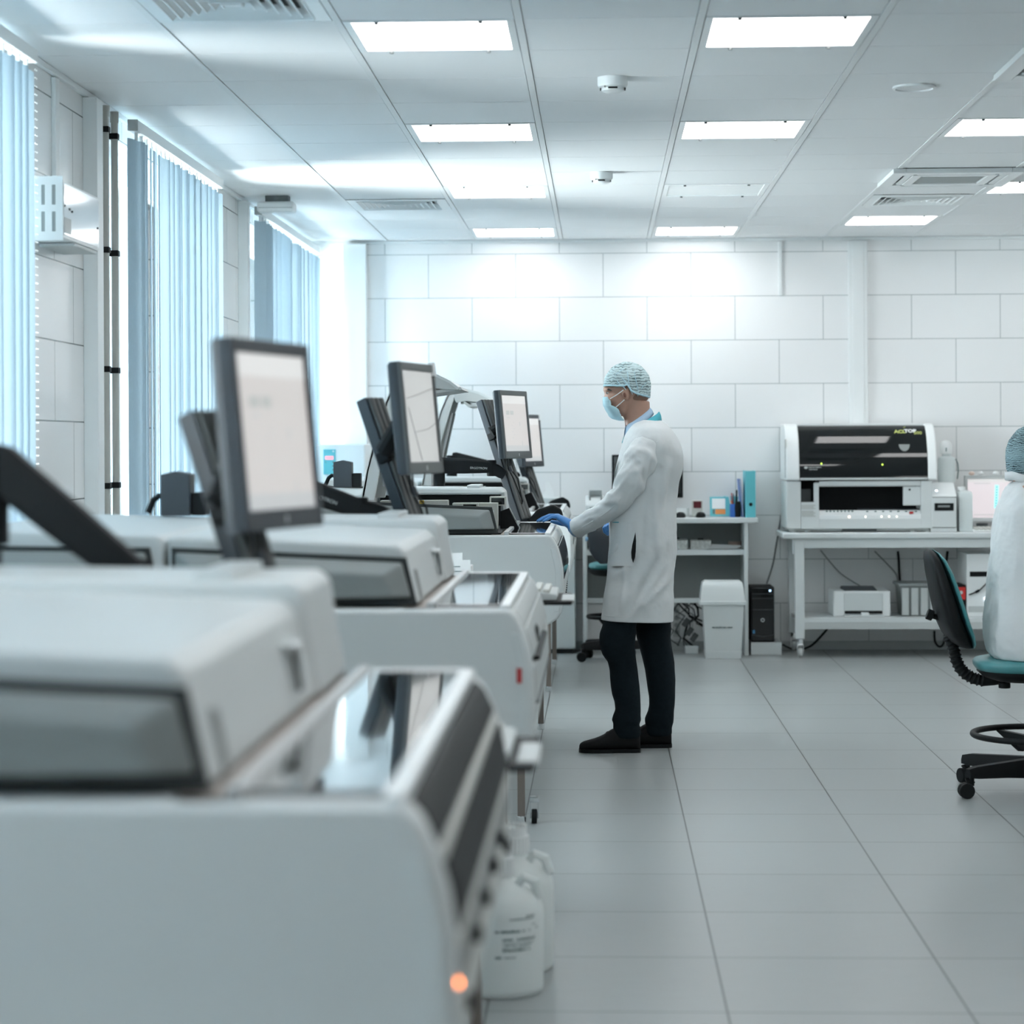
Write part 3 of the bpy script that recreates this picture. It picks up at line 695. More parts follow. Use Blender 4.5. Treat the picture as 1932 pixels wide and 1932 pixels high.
# ------------------------------------------------------------------ monitors on jointed arms, each arm with a keyboard tray
def station(y0, nm, top, Yp, near, phi, scr, arm, tray_dx, pal, tape=False, text=None, lid_kb=True, marks=True, arm_only_back=True):
    """top: (x,z) of the leaning post's top; near: (x,y) of the screen's near edge; arm: points of the jointed arm"""
    X, Z = top
    dz, dx = .63, .25
    bx, bz = X + dx, Z - dz
    t = thing('monitor_arm', 'Black jointed monitor arm with a leaning post ' + nm[0], 'monitor arm', (arm[0][0], Yp, .63), 'jointed monitor arms')
    ang = math.atan2(dx, dz)
    # post in its own frame: long axis up, then leaned and turned
    mt = Matrix.Translation((bx, Yp, bz)) @ Matrix.Rotation(-R(phi + 14), 4, 'Z') @ Matrix.Rotation(-ang, 4, 'Y')
    Lp = math.hypot(dx, dz) - .005
    obj('post', G().box(-.034, .004, -.046, .046, 0, Lp, .004, mat=mt), M['slate'], t)
    g = G()
    for k in range(3): g.box(.003, .018, -.041 + k * .028, -.016 + k * .028, .03, Lp - .004, .007, 3, mat=mt)
    obj('cable_cover', g, M['post'], t)
    obj('slide_clamp', G().box(.0, .05, -.050, .050, Lp - .20, Lp - .15, .006, mat=mt).box(-.02, .02, -.062, -.038, Lp - .215, Lp - .18, .004, mat=mt), M['black'], t)
    # jointed arm
    pts = [V((x, y, z)) for x, y, z in arm]
    obj('pole', G().cyl((pts[0].x, pts[0].y, .632), (pts[0].x, pts[0].y, pts[0].z - .03), .021, 16), M['black'], t)
    sh = obj('shoulder', G().cyl((pts[0].x, pts[0].y, pts[0].z - .15), (pts[0].x, pts[0].y, pts[0].z + .015), .034, 20, .006), M['black'], t)
    d = pts[1] - pts[0]; nrm = V((-d.z, 0, d.x)).normalized(); h = .036
    g = G()
    def bar(a, b, h0, h1, w):
        dd = (b - a).normalized(); n2 = V((-dd.z, 0, dd.x)).normalized(); s2 = V((-dd.y, dd.x, 0)).normalized()
        rg = []
        for p, hh in ((a, h0 * .8), (a + dd * .02, h0), (a + (b - a) * .5, (h0 + h1) / 2 * 1.04), (b - dd * .02, h1), (b, h1 * .8)):
            rg.append([p + n2 * hh * c + s2 * w * s for c, s in ((1, -.7), (1, .7), (.75, 1), (-.75, 1), (-1, .7), (-1, -.7), (-.75, -1), (.75, -1))])
        return g.loft(rg)
    bar(pts[0], pts[1], .040, .030, .024)
    am = obj('spring_arm', g, M['black'], t)
    if text:
        q = text_bm('ERGOTRON', .0155, .0004)
        dd = d.normalized()
        m3 = Matrix(((dd.x, -dd.z, 0, 0), (0, 0, -1, 0), (dd.z, dd.x, 0, 0), (0, 0, 0, 1)))
        q.b.transform(Matrix.Translation(pts[0] + d * text + V((0, -.0245, -.012))) @ m3)
        obj('wordmark', q, M['lgrey'], am)
    g = G(); bar(pts[1], pts[2], .028, .026, .022)
    obj('link', g, M['black'], t)
    obj('elbow_joint', G().cyl((pts[1].x, pts[1].y, pts[1].z - .045), (pts[1].x, pts[1].y, pts[1].z + .035), .024, 16, .005), M['black'], t)
    # keyboard tray
    ty0, ty1 = Yp + .0, Yp + .40
    tx1 = bx + tray_dx
    if lid_kb:
        ins = bx - .02
        obj('tray', G().box(ins, tx1, ty0, ty1, bz - .012, bz, .006, 3), M['black'], t)
        obj('tray_edge', G().box(tx1 - .035, tx1 + .006, ty0 + .05, ty0 + .30, bz - .010, bz + .002, .005, 3), M['lgrey'], t)
        k = thing('keyboard', 'Light grey keyboard on the swing tray ' + nm[1], 'keyboard', ((ins + tx1) / 2, (ty0 + ty1) / 2, bz + .0005), 'keyboards on swing trays')
        kx0, kx1 = tx1 - .215, tx1 - .045
        obj('case', G().prism([(kx0, bz + .001), (kx1, bz + .001), (kx1, bz + .020), (kx0, bz + .040)], 'y', ty0 + .02, ty1 - .03, .005), M['lgrey'], k)
        g = G()
        for r in range(5):
            for q in range(11):
                xx = kx0 + .018 + r * .027; zz = bz + .040 - (.020) * (xx - kx0) / (kx1 - kx0)
                g.box(xx, xx + .021, ty0 + .035 + q * .0285, ty0 + .059 + q * .0285, zz - .002, zz + .009, .003)
        obj('keys', g, M['cream'], k)
    else:
        obj('folded_tray', G().prism([(.0, .0), (.12, .02), (.15, .06), (.14, .10), (.10, .125), (.02, .10), (-.03, .04)], 'y', Yp - .02, Yp + .04, .012, 3, mat=Matrix.Translation((bx + .03, 0, bz - .02))), M['black'], t)
    # bracket to the screen and the screen itself
    c, s = math.cos(R(phi)), math.sin(R(phi))
    w, hh = .36, .335
    n = V((c, -s, 0)); u = V((s, c, 0))
    base = V((near[0], near[1], near[2]))
    tilt = R(5.2)
    mt = Matrix.Translation(base) @ Matrix(((n.x, u.x, 0, 0), (n.y, u.y, 0, 0), (0, 0, 1, 0), (0, 0, 0, 1))) @ Matrix.Rotation(-tilt, 4, 'Y')
    cb = mt @ V((-.062, w / 2, hh * .50)); pc = V((X + dx * .30, Yp, Z - dz * .30))
    obj('tilt_bracket', G().box(-.075, -.052, w / 2 - .06, w / 2 + .06, hh * .5 - .06, hh * .5 + .06, .004, mat=mt).tube([pc + V((0, 0, .02)), cb + V((0, 0, .01))], [(.028, .028), (.022, .022)], 10), M['black'], t)
    m = thing('computer_monitor', nm[2], 'monitor', base, 'monitors on jointed arms')
    obj('housing', G().loft([[mt @ V((x, y, z)) for y, z in ((a0, b0), (w - a0, b0), (w - a0, hh - b0), (a0, hh - b0))] for x, a0, b0 in ((-.054, .07, .07), (-.052, .045, .035), (-.040, .008, .008), (-.030, .0, .0), (-.008, .0, .0), (-.004, .004, .004))]), M['slate'], m, 50)
    bz0, bzs, bzt = .036, .021, .025
    g = G()
    for y0_, y1_, z0_, z1_ in ((0, bzs, 0, hh), (w - bzs, w, 0, hh), (bzs - .003, w - bzs + .003, 0, bz0), (bzs - .003, w - bzs + .003, hh - bzt, hh)):
        g.box(-.012, .003, y0_, y1_, z0_, z1_, .004, 3, mat=mt)
    obj('bezel', g, M['slate2'] if pal else M['slate'], m)
    sc = obj('screen', G().box(-.006, -.003, bzs - .002, w - bzs + .002, bz0 - .002, hh - bzt + .002, mat=mt), M[scr], m)
    if marks:
        g = G(); g2 = G()
        def mark(nm_, ya_, yb_, za_, zb_, m_): obj(nm_, G().box(-.003, -.0026, ya_, yb_, za_, zb_, mat=mt), M[m_], sc)
        for k in range(2): mark('screen_button', .070 + k * .055, .112 + k * .055, .215, .235, 'screenm')
        for k in range(6): mark('screen_mark', .13 + (k % 2) * .02, .145 + (k % 2) * .02, .10 + k * .015, .103 + k * .015, 'screent')
        mark('screen_mark', .078, .11, .198, .203, 'screent'); mark('screen_mark', .235, .245, .16, .18, 'screent'); mark('screen_mark', .25, .257, .06, .085, 'screent')
        obj('screen_bar', G().box(-.003, -.0026, bzs, w - bzs, bz0, bz0 + .028, mat=mt), M['screent'], sc)
        obj('screen_bar', G().box(-.003, -.0026, bzs, w - bzs, hh - bzt - .04, hh - bzt, mat=mt), M['screenw'], sc)
    else:
        g = G()
        g.tube([mt @ V((-.0025, .05, .225)), mt @ V((-.0025, .18, .24)), mt @ V((-.0025, .338, .262))], .0008, 6)
        g.tube([mt @ V((-.0025, .06, .20)), mt @ V((-.0025, .12, .10)), mt @ V((-.0025, .155, .04))], .0008, 6)
        g.tube([mt @ V((-.0025, .10, .125)), mt @ V((-.0025, .25, .135)), mt @ V((-.0025, .338, .155))], .0008, 6)
        obj('screen_curves', g, M['slate2'], sc)
    obj('emblem', G().box(.0025, .0036, w / 2 - .004, w / 2 + .004, .010, .024, mat=mt), M['silver'], m)
    if tape: obj('tape', G().box(-.012, .006, w - .026, w + .006, hh - .035, hh + .006, .002, mat=mt), M['paper'], m)
    g = G()
    for k, yy in enumerate((.10, .128)):
        a = mt @ V((-.03, yy, .002)); b = a + V((.03 + .01 * k, .02, -.10)); e = V((bx - .04 - .025 * k, Yp + .05, bz + .05))
        g.tube([a, a + V((.004, 0, -.05)), b, (b + e) / 2 + V((.03, 0, -.02)), e], .0032, 8)
    cbm = obj('cables', g, M['black'], t)
    a = mt @ V((-.03, .10, .002)) + V((.012, .008, -.052))
    obj('cable_bead', G().cyl(a + V((-.004, 0, .014)), a + V((.006, 0, -.014)), .0095, 12, .003), M['slate'], cbm)

def arm_pts(Y, *p): return [(x, Y, z) for x, z in p]
station(YA, ('beside the nearest monitor, its arm sloping steeply', 'beside the nearest analyzer', 'Nearest monitor with a pinkish screen, out of focus on its leaning post'),
        (-.742, 1.484), YA + 1.50, (-.600, 3.80, 1.268), 14, 'screen', arm_pts(YA + 1.44, (-1.060, 1.395), (-.80, 1.185), (-.70, 1.13)), .375, False)
station(YB, ('behind the second analyzer, lettered on its arm', 'projecting past the second analyzer', 'Second monitor with a pale grey screen and tape on its corner'),
        (-.733, 1.566), YB + 1.545, (-.560, 6.60, 1.328), 12, 'screenb', arm_pts(YB + 1.47, (-1.04, 1.335), (-.725, 1.222), (-.64, 1.20)), .395, True, tape=True, text=.53, marks=False)
station(YC, ('with a level arm, behind the third analyzer', 'behind the analyzer at the hand', 'Third monitor with a pink screen and two grey buttons, left of the man'),
        (-.612, 1.642), YC + 1.51, (-.460, 10.93, 1.345), 19.5, 'screen', arm_pts(YC + 1.50, (-.80, 1.312), (-.535, 1.302), (-.47, 1.26)), .2, True, lid_kb=False, text=.60)
station(YD, ('behind the farthest monitor', 'behind the farthest analyzer', 'Farthest monitor, half hidden behind the third monitor'),
        (-.62, 1.60), YD + 1.53, (-.475, 14.25, 1.27), 18, 'screen', arm_pts(YD + 1.5, (-.95, 1.33), (-.60, 1.25), (-.52, 1.2)), .2, False, tape=True, lid_kb=False)

# ------------------------------------------------------------------ carboys on the floor
def carboy(x, y, r, h, rc, hcap, lab, printed):
    t = thing('carboy', lab, 'carboy', (x, y, 0), 'white carboys on the floor')
    zs = h - hcap - .045
    prof = [(.001, .0), (r * .93, 0), (r * .985, .006), (r, .02), (r, zs - .055), (r * .985, zs - .035), (r * .92, zs - .012), (r * .80, zs + .006), (r * .62, zs + .022), (rc * 1.12, zs + .036), (rc * .95, zs + .046), (rc * .95, h - .01), (.001, h - .01)]
    bd = obj('bottle', G().lathe(prof, (x, y, 0), 48), M['poly'], t, 60)
    g = G(); n = 28
    rings = []
    for z, k in ((h - hcap, 0), (h - hcap + .004, 1), (h - .030, 1), (h - .028, 0)):
        rings.append([(x + (rc * 1.10 + (.0035 if (j % 2 and k) else 0)) * math.cos(math.pi * j / n), y + (rc * 1.10 + (.0035 if (j % 2 and k) else 0)) * math.sin(math.pi * j / n), z) for j in range(2 * n)])
    g.loft(rings)
    cp = obj('screw_cap', g, M['trim'], t, 20)
    g = G().lathe([(rc * 1.02, h - .030), (rc * 1.02, h - .006), (rc * .92, h - .004), (rc * .88, h - .012), (.001, h - .012)], (x, y, 0), 40)
    for j in range(22):
        a = 2 * math.pi * j / 22
        g.box(-.004, .004, -.0022, .0022, h - .012, h + .001, mat=Matrix.Translation((x + rc * .94 * math.cos(a), y + rc * .94 * math.sin(a), 0)) @ Matrix.Rotation(a, 4, 'Z'))
    obj('cap_crown', g, M['trim'], cp)
    obj('carry_handle', G().tube([(x + r * .40, y - r * .25, zs + .024), (x + r * .55, y - r * .28, zs + .045), (x + r * .80, y - r * .25, zs + .034), (x + r * .90, y - r * .18, zs - .008)], [(.010, .014)] * 4, 10), M['poly'], t)
    if printed:
        rnd = random.Random(3)
        def line(a0, a1, z, hgt, dens):
            g = G(); a = a0
            while a < a1:
                w = rnd.uniform(1.0, 2.6)
                if rnd.random() < dens:
                    q = [math.radians(a + w * u / 3) for u in range(4)]
                    g.loft([[(x + (r + .0005) * math.cos(v), y + (r + .0005) * math.sin(v), zz) for v in q] for zz in (z, z + hgt * rnd.uniform(.7, 1))], cap=False, closed=False)
                a += w + .5
            return g
        for a0, a1, z, hgt, dens, nm in ((-96, -62, .170, .0075, .92, 'product_name'), (-58, -44, .171, .005, .8, 'product_name'), (-86, -38, .150, .0062, .9, 'printed_line'), (-86, -40, .1425, .0024, .85, 'printed_line'), (-86, -44, .1375, .0024, .85, 'printed_line'),
                                         (-86, -46, .1325, .0024, .8, 'printed_line'), (-86, -58, .123, .0066, .95, 'printed_line'), (-57, -46, .1235, .004, .8, 'printed_line'), (-96, -91, .1045, .007, 1, 'maker_mark'), (-90, -70, .106, .003, .8, 'maker_mark'),
                                         (-76, -38, .202, .004, .95, 'level_mark'), (-52, -38, .208, .004, .95, 'level_mark'), (-46, -36, .185, .004, .6, 'level_mark'), (-38, -30, .175, .004, .6, 'level_mark')):
            obj(nm, line(a0, a1, z, hgt, dens), M['ink'], bd)
carboy(-.262, 5.835, .109, .372, .0285, .074, 'Front white carboy with printed lettering, below the front of the second analyzer', True)
carboy(-.246, 6.095, .115, .385, .041, .074, 'Rear white carboy with the wider cap, behind the printed carboy', False)
# ------------------------------------------------------------------ along the back wall, left to right
t = thing('freezer', 'White upright freezer with a teal control panel in the back left corner', 'freezer', (-1.75, 15.1, 0))
obj('body', G().box(-1.893, -1.560, 14.92, 15.34, .05, 1.42, .012, 3), M['trim'], t)
obj('door', G().box(-1.893, -1.560, 14.885, 14.918, .06, 1.11, .012, 3), M['trim'], t)
obj('base', G().box(-1.87, -1.58, 14.95, 15.32, 0, .055), M['slate2'], t)
cp = obj('control_panel', G().box(-1.838, -1.757, 14.908, 14.922, 1.219, 1.385, .002), M['tealp'], t)
obj('display', G().box(-1.826, -1.772, 14.905, 14.909, 1.318, 1.340), mat('red_display', (.5, .1, .12), .4, emit=(1, .25, .3), est=.9), cp)
for k in range(3): obj('button', G().cyl((-1.772, 14.902, 1.300 - k * .025), (-1.772, 14.909, 1.300 - k * .025), .006, 10), M['ink'], cp)
obj('button', G().cyl((-1.772, 14.902, 1.372), (-1.772, 14.909, 1.372), .006, 10), M['trim'], cp)
obj('button', G().cyl((-1.822, 14.904, 1.300), (-1.822, 14.909, 1.300), .003, 8), M['ink'], cp)

t = thing('base_cabinet', 'White floor cabinet behind the row of analyzers, left of the desk', 'cabinet', (-.35, 15.3, 0))
obj('body', G().box(-.62, -.172, 15.19, 15.43, .03, .872, .004), M['white2'], t)
obj('door', G().box(-.617, -.175, 15.172, 15.188, .04, .865, .003), M['white2'], t)
obj('worktop', G().box(-.64, -.155, 15.15, 15.435, .872, .892, .004), M['trim'], t)
obj('plinth', G().box(-.60, -.19, 15.21, 15.43, 0, .03), M['seam'], t)
t = thing('wipes_tub', 'White plastic tub with a red stripe on the floor cabinet', 'tub', (-.35, 15.27, .892))
obj('tub', G().lathe([(.001, 0), (.066, 0), (.076, .10), (.078, .155), (.072, .16), (.001, .16)], (-.352, 15.27, .8925), 32), M['canister'], t)
obj('stripe', G().lathe([(.0735, .066), (.0772, .066), (.0776, .074), (.0740, .074)], (-.352, 15.27, .8925), 32), M['red'], t)
obj('tissue', G().loft([[(-.40 + a * .09, 15.25 + b * .03, 1.05) for a, b in ((0, 0), (1, 0), (1, 1), (0, 1))], [(-.39 + a * .05 + .02, 15.25 + b * .02, 1.10) for a, b in ((0, 0), (1, .3), (.9, 1), (0, .8))], [(-.375 + a * .03, 15.255 + b * .01, 1.155) for a, b in ((0, 0), (1, .5), (.7, 1), (0, .5))]]), M['paper'], t)
t = thing('tent_card', 'Folded white card standing beside the striped tub', 'card', (-.24, 15.2, .892))
obj('card', G().prism([(-.275, .8925), (-.248, .985), (-.244, .985), (-.271, .8925)], 'y', 15.16, 15.24).prism([(-.217, .8925), (-.244, .985), (-.248, .985), (-.221, .8925)], 'y', 15.16, 15.24), M['paper'], t)
obj('print', G().prism([(-.268, .900), (-.256, .945), (-.2545, .945), (-.2665, .900)], 'y', 15.17, 15.20).prism([(-.222, .90), (-.235, .945), (-.2335, .945), (-.2205, .90)], 'y', 15.17, 15.22), M['ink'], t)

# desk with shelves
t = thing('shelf_desk', 'White desk with a shelf and dark back board, behind the standing man', 'desk', (.44, 15.22, 0))
DY0, DY1 = 15.03, 15.43
obj('desktop', G().box(-.145, 1.045, DY0 - .02, DY1, .882, .916, .006, 3), M['white2'], t)
for x in (-.118, .954): obj('side', G().box(x, x + .026, DY0, DY1 - .005, 0, .882, .003), M['white2'], t)
obj('shelf', G().box(-.092, .954, DY0 + .04, DY1 - .03, .667, .703, .003), M['white2'], t)
obj('back_board', G().box(-.092, .954, DY1 - .03, DY1 - .012, .345, .882), M['grey'], t)  # shade under the desktop is put into the board's grey
obj('low_rail', G().box(-.092, .954, DY0 + .06, DY0 + .085, .346, .378, .003), M['white2'], t)
def mouse(x, y, z, lab):
    t = thing('computer_mouse', lab, 'mouse', (x, y, z))
    obj('shell', G().loft([[(x + .034 * k * math.cos(a), y + .055 * k * math.sin(a), z + h) for a in [i * math.pi / 10 for i in range(20)]] for k, h in ((.9, .0005), (1, .006), (.95, .018), (.7, .031), (.35, .036), (.05, .037))]), M['black'], t)
    obj('wheel', G().cyl((x - .004, y - .028, z + .030), (x + .004, y - .028, z + .030), .009, 10), M['slate2'], t)
mouse(.537, 15.14, .9165, 'Dark computer mouse on the desk right beside the man\'s coat')
mouse(.672, 15.14, .9165, 'Dark computer mouse on the desk in front of the red-fronted box')
obj('mouse_cable', G().tube([(.672, 15.19, .925), (.655, 15.205, .919), (.61, 15.215, .919), (.60, 15.25, .919)], .002, 6), M['black'], [o for o in C.objects if o.name == 'computer_mouse.001'][0])
t = thing('card_reader', 'Small beige box with a dark red front on the desk', 'card reader', (.653, 15.26, .916))
obj('body', G().box(.618, .690, 15.235, 15.29, .9165, 1.028, .004), M['cream'], t)
obj('front', G().box(.627, .681, 15.229, 15.236, .976, 1.022, .002), mat('dark_red_plastic', (.09, .008, .012), .3), t)
t = thing('paper_stand', 'Grey paper stand on the desk just behind the nearer mouse', 'stand', (.55, 15.3, .916))
obj('plate', G().prism([(15.28, .9165), (15.30, .9165), (15.325, .975), (15.318, .976)], 'x', .50, .585).box(.585, .60, 15.26, 15.33, .9165, .975), M['lgrey'], t)
t = thing('photo_frame', 'Teal framed card holder with orange note, beside the pen cup', 'frame', (.80, 15.27, .916))
mt = Matrix.Translation((.735, 15.24, .921)) @ Matrix.Rotation(R(-14), 4, 'X')
obj('board', G().box(.004, .14, 0, .006, 0, .135, .002, mat=mt), M['tealp'], t)
obj('white_card', G().box(.018, .108, -.002, .0, .052, .122, mat=mt), M['paper'], t)
obj('orange_note', G().box(.04, .108, -.002, .0, .014, .048, mat=mt), M['orange'], t)
obj('dark_note', G().box(.022, .036, -.002, .0, .016, .046, mat=mt), M['ink'], t)
obj('strut', G().box(.06, .075, .006, .06, .017, .09, mat=mt), M['tealp'], t)
t = thing('memo_stand', 'Teal leaning leaflet with white and orange patches, left of the pen cup', 'leaflet', (.875, 15.3, .916))
mt = Matrix.Translation((.835, 15.285, .9195)) @ Matrix.Rotation(R(-12), 4, 'X')
obj('leaflet', G().box(.0, .09, 0, .006, 0, .138, .001, mat=mt), M['tealp'], t)
obj('white_patch', G().box(.012, .045, -.002, 0, .112, .136, mat=mt), M['paper'], t)
obj('orange_patch', G().box(.022, .055, -.002, 0, .082, .108, mat=mt), M['orange'], t)
obj('white_patch', G().box(.048, .066, -.002, 0, .03, .075, mat=mt), M['paper'], t)
obj('white_patch', G().box(.03, .075, -.002, 0, .0, .014, mat=mt), M['paper'], t)
t = thing('pen_cup', 'Blue pen cup full of pens on the desk', 'pen cup', (.90, 15.2, .916))
obj('cup', G().lathe([(.001, 0), (.034, 0), (.035, .005), (.036, .088), (.033, .088), (.032, .008), (.001, .008)], (.905, 15.2, .9165), 28), M['blue'], t)
obj('black_holder', G().lathe([(.001, .002), (.018, .002), (.022, .06), (.018, .105), (.001, .105)], (.922, 15.165, .9165), 16), M['black'], t)
for x, y, dx, dz, m, nm in ((.895, 15.20, -.012, .15, 'red', 'pen'), (.91, 15.19, .006, .17, 'black', 'marker'), (.89, 15.21, -.025, .14, 'paper', 'pen'), (.915, 15.21, .01, .125, 'tealp', 'pen'), (.90, 15.22, -.004, .145, 'slate2', 'pen')):
    obj(nm, G().cyl((x, y, .928), (x + dx, y + .01, .928 + dz), .0065 if nm == 'marker' else .004, 10), M[m], t)
t = thing('folder', 'Thin blue folder leaning on the teal binder', 'folder', (.955, 15.28, .916))
mt = Matrix.Translation((.952, 15.17, .9165)) @ Matrix.Rotation(R(-5), 4, 'Y')
obj('cover', G().box(0, .003, 0, .22, 0, .255, .001, mat=mt).box(.008, .011, 0, .22, 0, .255, .001, mat=mt), M['blue'], t)
obj('pages', G().box(.003, .008, .004, .216, .004, .25, mat=mt), M['paper'], t)
t = thing('binder', 'Tall teal ring binder standing at the right end of the desk', 'binder', (1.0, 15.22, .916))
obj('spine', G().box(.969, 1.036, 15.085, 15.089, .9165, 1.228, .0015), M['tealp'], t)
obj('cover', G().box(.969, .972, 15.088, 15.37, .9165, 1.228, .001), M['tealp'], t)
obj('cover', G().box(1.033, 1.036, 15.088, 15.37, .9165, 1.228, .001), M['tealp'], t)
obj('pages', G().box(.974, 1.02, 15.10, 15.36, .925, 1.22), M['paper'], t)
obj('finger_hole', G().lathe([(.006, 0), (.0125, 0), (.0125, .002), (.006, .002)], (0, 0, 0), 20, mat=Matrix.Translation((1.003, 15.0855, 1.004)) @ Matrix.Rotation(R(90), 4, 'X')).cyl((1.003, 15.0852, 1.004), (1.003, 15.083, 1.004), .0085, 16), M['black'], t)
t = thing('label_printer', 'Small white label printer on the left end of the desk', 'printer', (-.04, 15.23, .916))
obj('body', G().prism([(15.16, .9165), (15.30, .9165), (15.30, 1.06), (15.22, 1.065), (15.16, 1.0)], 'x', -.10, .025, .008), M['white2'], t)
obj('lid', G().box(-.075, .010, 15.205, 15.30, 1.062, 1.10, .004), M['grey'], t)
obj('slot', G().box(-.07, .01, 15.152, 15.17, .955, .985), M['black'], t)
obj('feed_arm', G().box(-.075, -.066, 15.19, 15.215, 1.03, 1.075).box(.002, .011, 15.19, 15.215, 1.03, 1.075), M['grey'], t)
# the dark monitor behind the man
t = thing('wide_monitor', 'Black wide monitor on the desk, mostly hidden behind the standing man', 'monitor', (.32, 15.31, .916))
obj('housing', G().box(.079, .560, 15.30, 15.34, 1.045, 1.339, .006), M['black'], t)
obj('screen', G().box(.094, .545, 15.297, 15.301, 1.075, 1.325), M['gloss'], t)
obj('stand', G().box(.28, .36, 15.32, 15.345, .93, 1.2, .004), M['black'], t)
obj('foot', G().box(.20, .44, 15.24, 15.40, .9165, .93, .006), M['black'], t)
# shelf things
for x0, x1, h, lab in ((.44, .585, .066, 'Speckled white pouch on the desk shelf, partly hidden by the coat'), (.603, .742, .062, 'Speckled white pouch on the desk shelf, in full view')):
    t = thing('test_pouch', lab, 'pouch', ((x0 + x1) / 2, 15.2, .703), 'speckled pouches on the shelf')
    obj('pouch', G().loft([[(x0 + u * (x1 - x0), 15.15 + w, z) for u, w in ((.02, 0), (.98, 0), (1, .05), (.98, .10), (.02, .10), (0, .05))] for z in (.7035, .72, .703 + h * .6, .703 + h * .9)] + [[(x0 + .004 + u * (x1 - x0 - .008), 15.19 + w * .2, .703 + h) for u, w in ((.02, 0), (.98, 0), (1, .05), (.98, .10), (.02, .10), (0, .05))]]), M['speck'], t)
    obj('tab', G().box((x0 + x1) / 2 - .02, (x0 + x1) / 2 + .02, 15.19, 15.205, .703 + h, .703 + h + .010, .003), M['black'], t)
t = thing('paper_pile', 'Loose papers on the right end of the desk shelf', 'papers', (.86, 15.2, .703))
for k in range(5):
    obj('sheet', G().box(-.10, .10, -.07, .07, 0, .0022, mat=Matrix.Translation((.815 + .006 * k, 15.17 + .004 * k, .709 + .0045 * k)) @ Matrix.Rotation(R(-9 + 5 * k), 4, 'Z') @ Matrix.Rotation(R(.6 * k), 4, 'Y')), M['paper'], t)
t = thing('tape_roll', 'Brown tape roll lying behind the papers on the shelf', 'tape roll', (.91, 15.27, .703))
obj('roll', G().lathe([(.02, 0), (.045, 0), (.045, .045), (.02, .045), (.02, 0)], (.908, 15.30, .7035), 28), mat('brown_tape', (.36, .27, .23), .5), t)
# bin and tower
t = thing('swing_bin', 'White plastic bin with a domed swing lid under the desk end', 'bin', (.80, 15.0, 0))
bx0, bx1, by0, by1 = .655, .937, 14.80, 15.02
t.location = (.796, 14.92, 0); ORIG[t.name] = V((.796, 14.92, 0))
k0 = .012
obj('body', G().loft([[(bx0 + d + k0, by0 + d, z), (bx1 - d, by0 + d, z), (bx1 - d, by1 - d, z), (bx0 + d + k0, by1 - d, z)] for z, d in ((0, .02), (.045, .014), (.046, .018), (.365, .0))]), M['white2'], t)
obj('rim', G().box(bx0 - .01, bx1 + .014, by0 - .012, by1 + .012, .352, .378, .005), M['white2'], t)
obj('lid', G().loft([[(bx0 - .002 + d, by0 + w, z), (bx1 + .006 - d, by0 + w, z), (bx1 + .006 - d, by1 - w, z), (bx0 - .002 + d, by1 - w, z)] for z, d, w in ((.378, 0, 0), (.41, .002, .008), (.46, .008, .022), (.497, .014, .045), (.510, .03, .07))]), M['white2'], t)
rnd = random.Random(11); g = G(); x = .728
for wl in (17, 6):
    for i in range(wl):
        w = rnd.uniform(.0035, .0055); z = .202
        g.box(x, x + w * .35, by0 + .003, by0 + .0075, z, z + rnd.uniform(.006, .0085)); g.box(x, x + w, by0 + .003, by0 + .0075, z + rnd.choice((0, .003, .006)), z + rnd.choice((.0015, .0045, .0075)) + .0)
        x += w + .0012
    x += .006
obj('printed_line', g, M['ink'], t)
t = thing('computer_tower', 'Black computer tower standing on a white box beside the desk', 'computer', (1.08, 15.25, .082))
obj('case', G().box(1.0, 1.158, 15.10, 15.40, .0835, .452, .008, 3), M['black'], t)
obj('front', G().box(1.004, 1.154, 15.082, 15.102, .09, .448, .008, 3), M['smoke'], t)
obj('drive_line', G().box(1.01, 1.148, 15.079, 15.083, .405, .408).box(1.01, 1.148, 15.079, 15.083, .375, .378).box(1.01, 1.148, 15.079, 15.083, .30, .303), M['slate2'], t)
obj('power_light', G().cyl((1.128, 15.079, .428), (1.128, 15.083, .428), .007, 12), M['ledb2'], t)
obj('emblem', G().lathe([(.008, 0), (.013, 0), (.013, .003), (.008, .003), (.008, 0)], (0, 0, 0), 20, mat=Matrix.Translation((1.078, 15.083, .232)) @ Matrix.Rotation(R(90), 4, 'X')), M['chrome'], t)
obj('foot_line', G().prism([(1.008, .13), (1.08, .118), (1.15, .13), (1.15, .134), (1.08, .123), (1.008, .134)], 'y', 15.078, 15.084), M['slate2'], t)
obj('sticker', G().box(1.012, 1.026, 15.079, 15.083, .142, .165), mat('blue_sticker', (.08, .30, .55), .4), t)
solo('tower_plinth', G().box(.999, 1.205, 15.08, 15.42, 0, .083, .004), M['white2'], 'Low white box on the floor carrying the black computer tower', 'box')
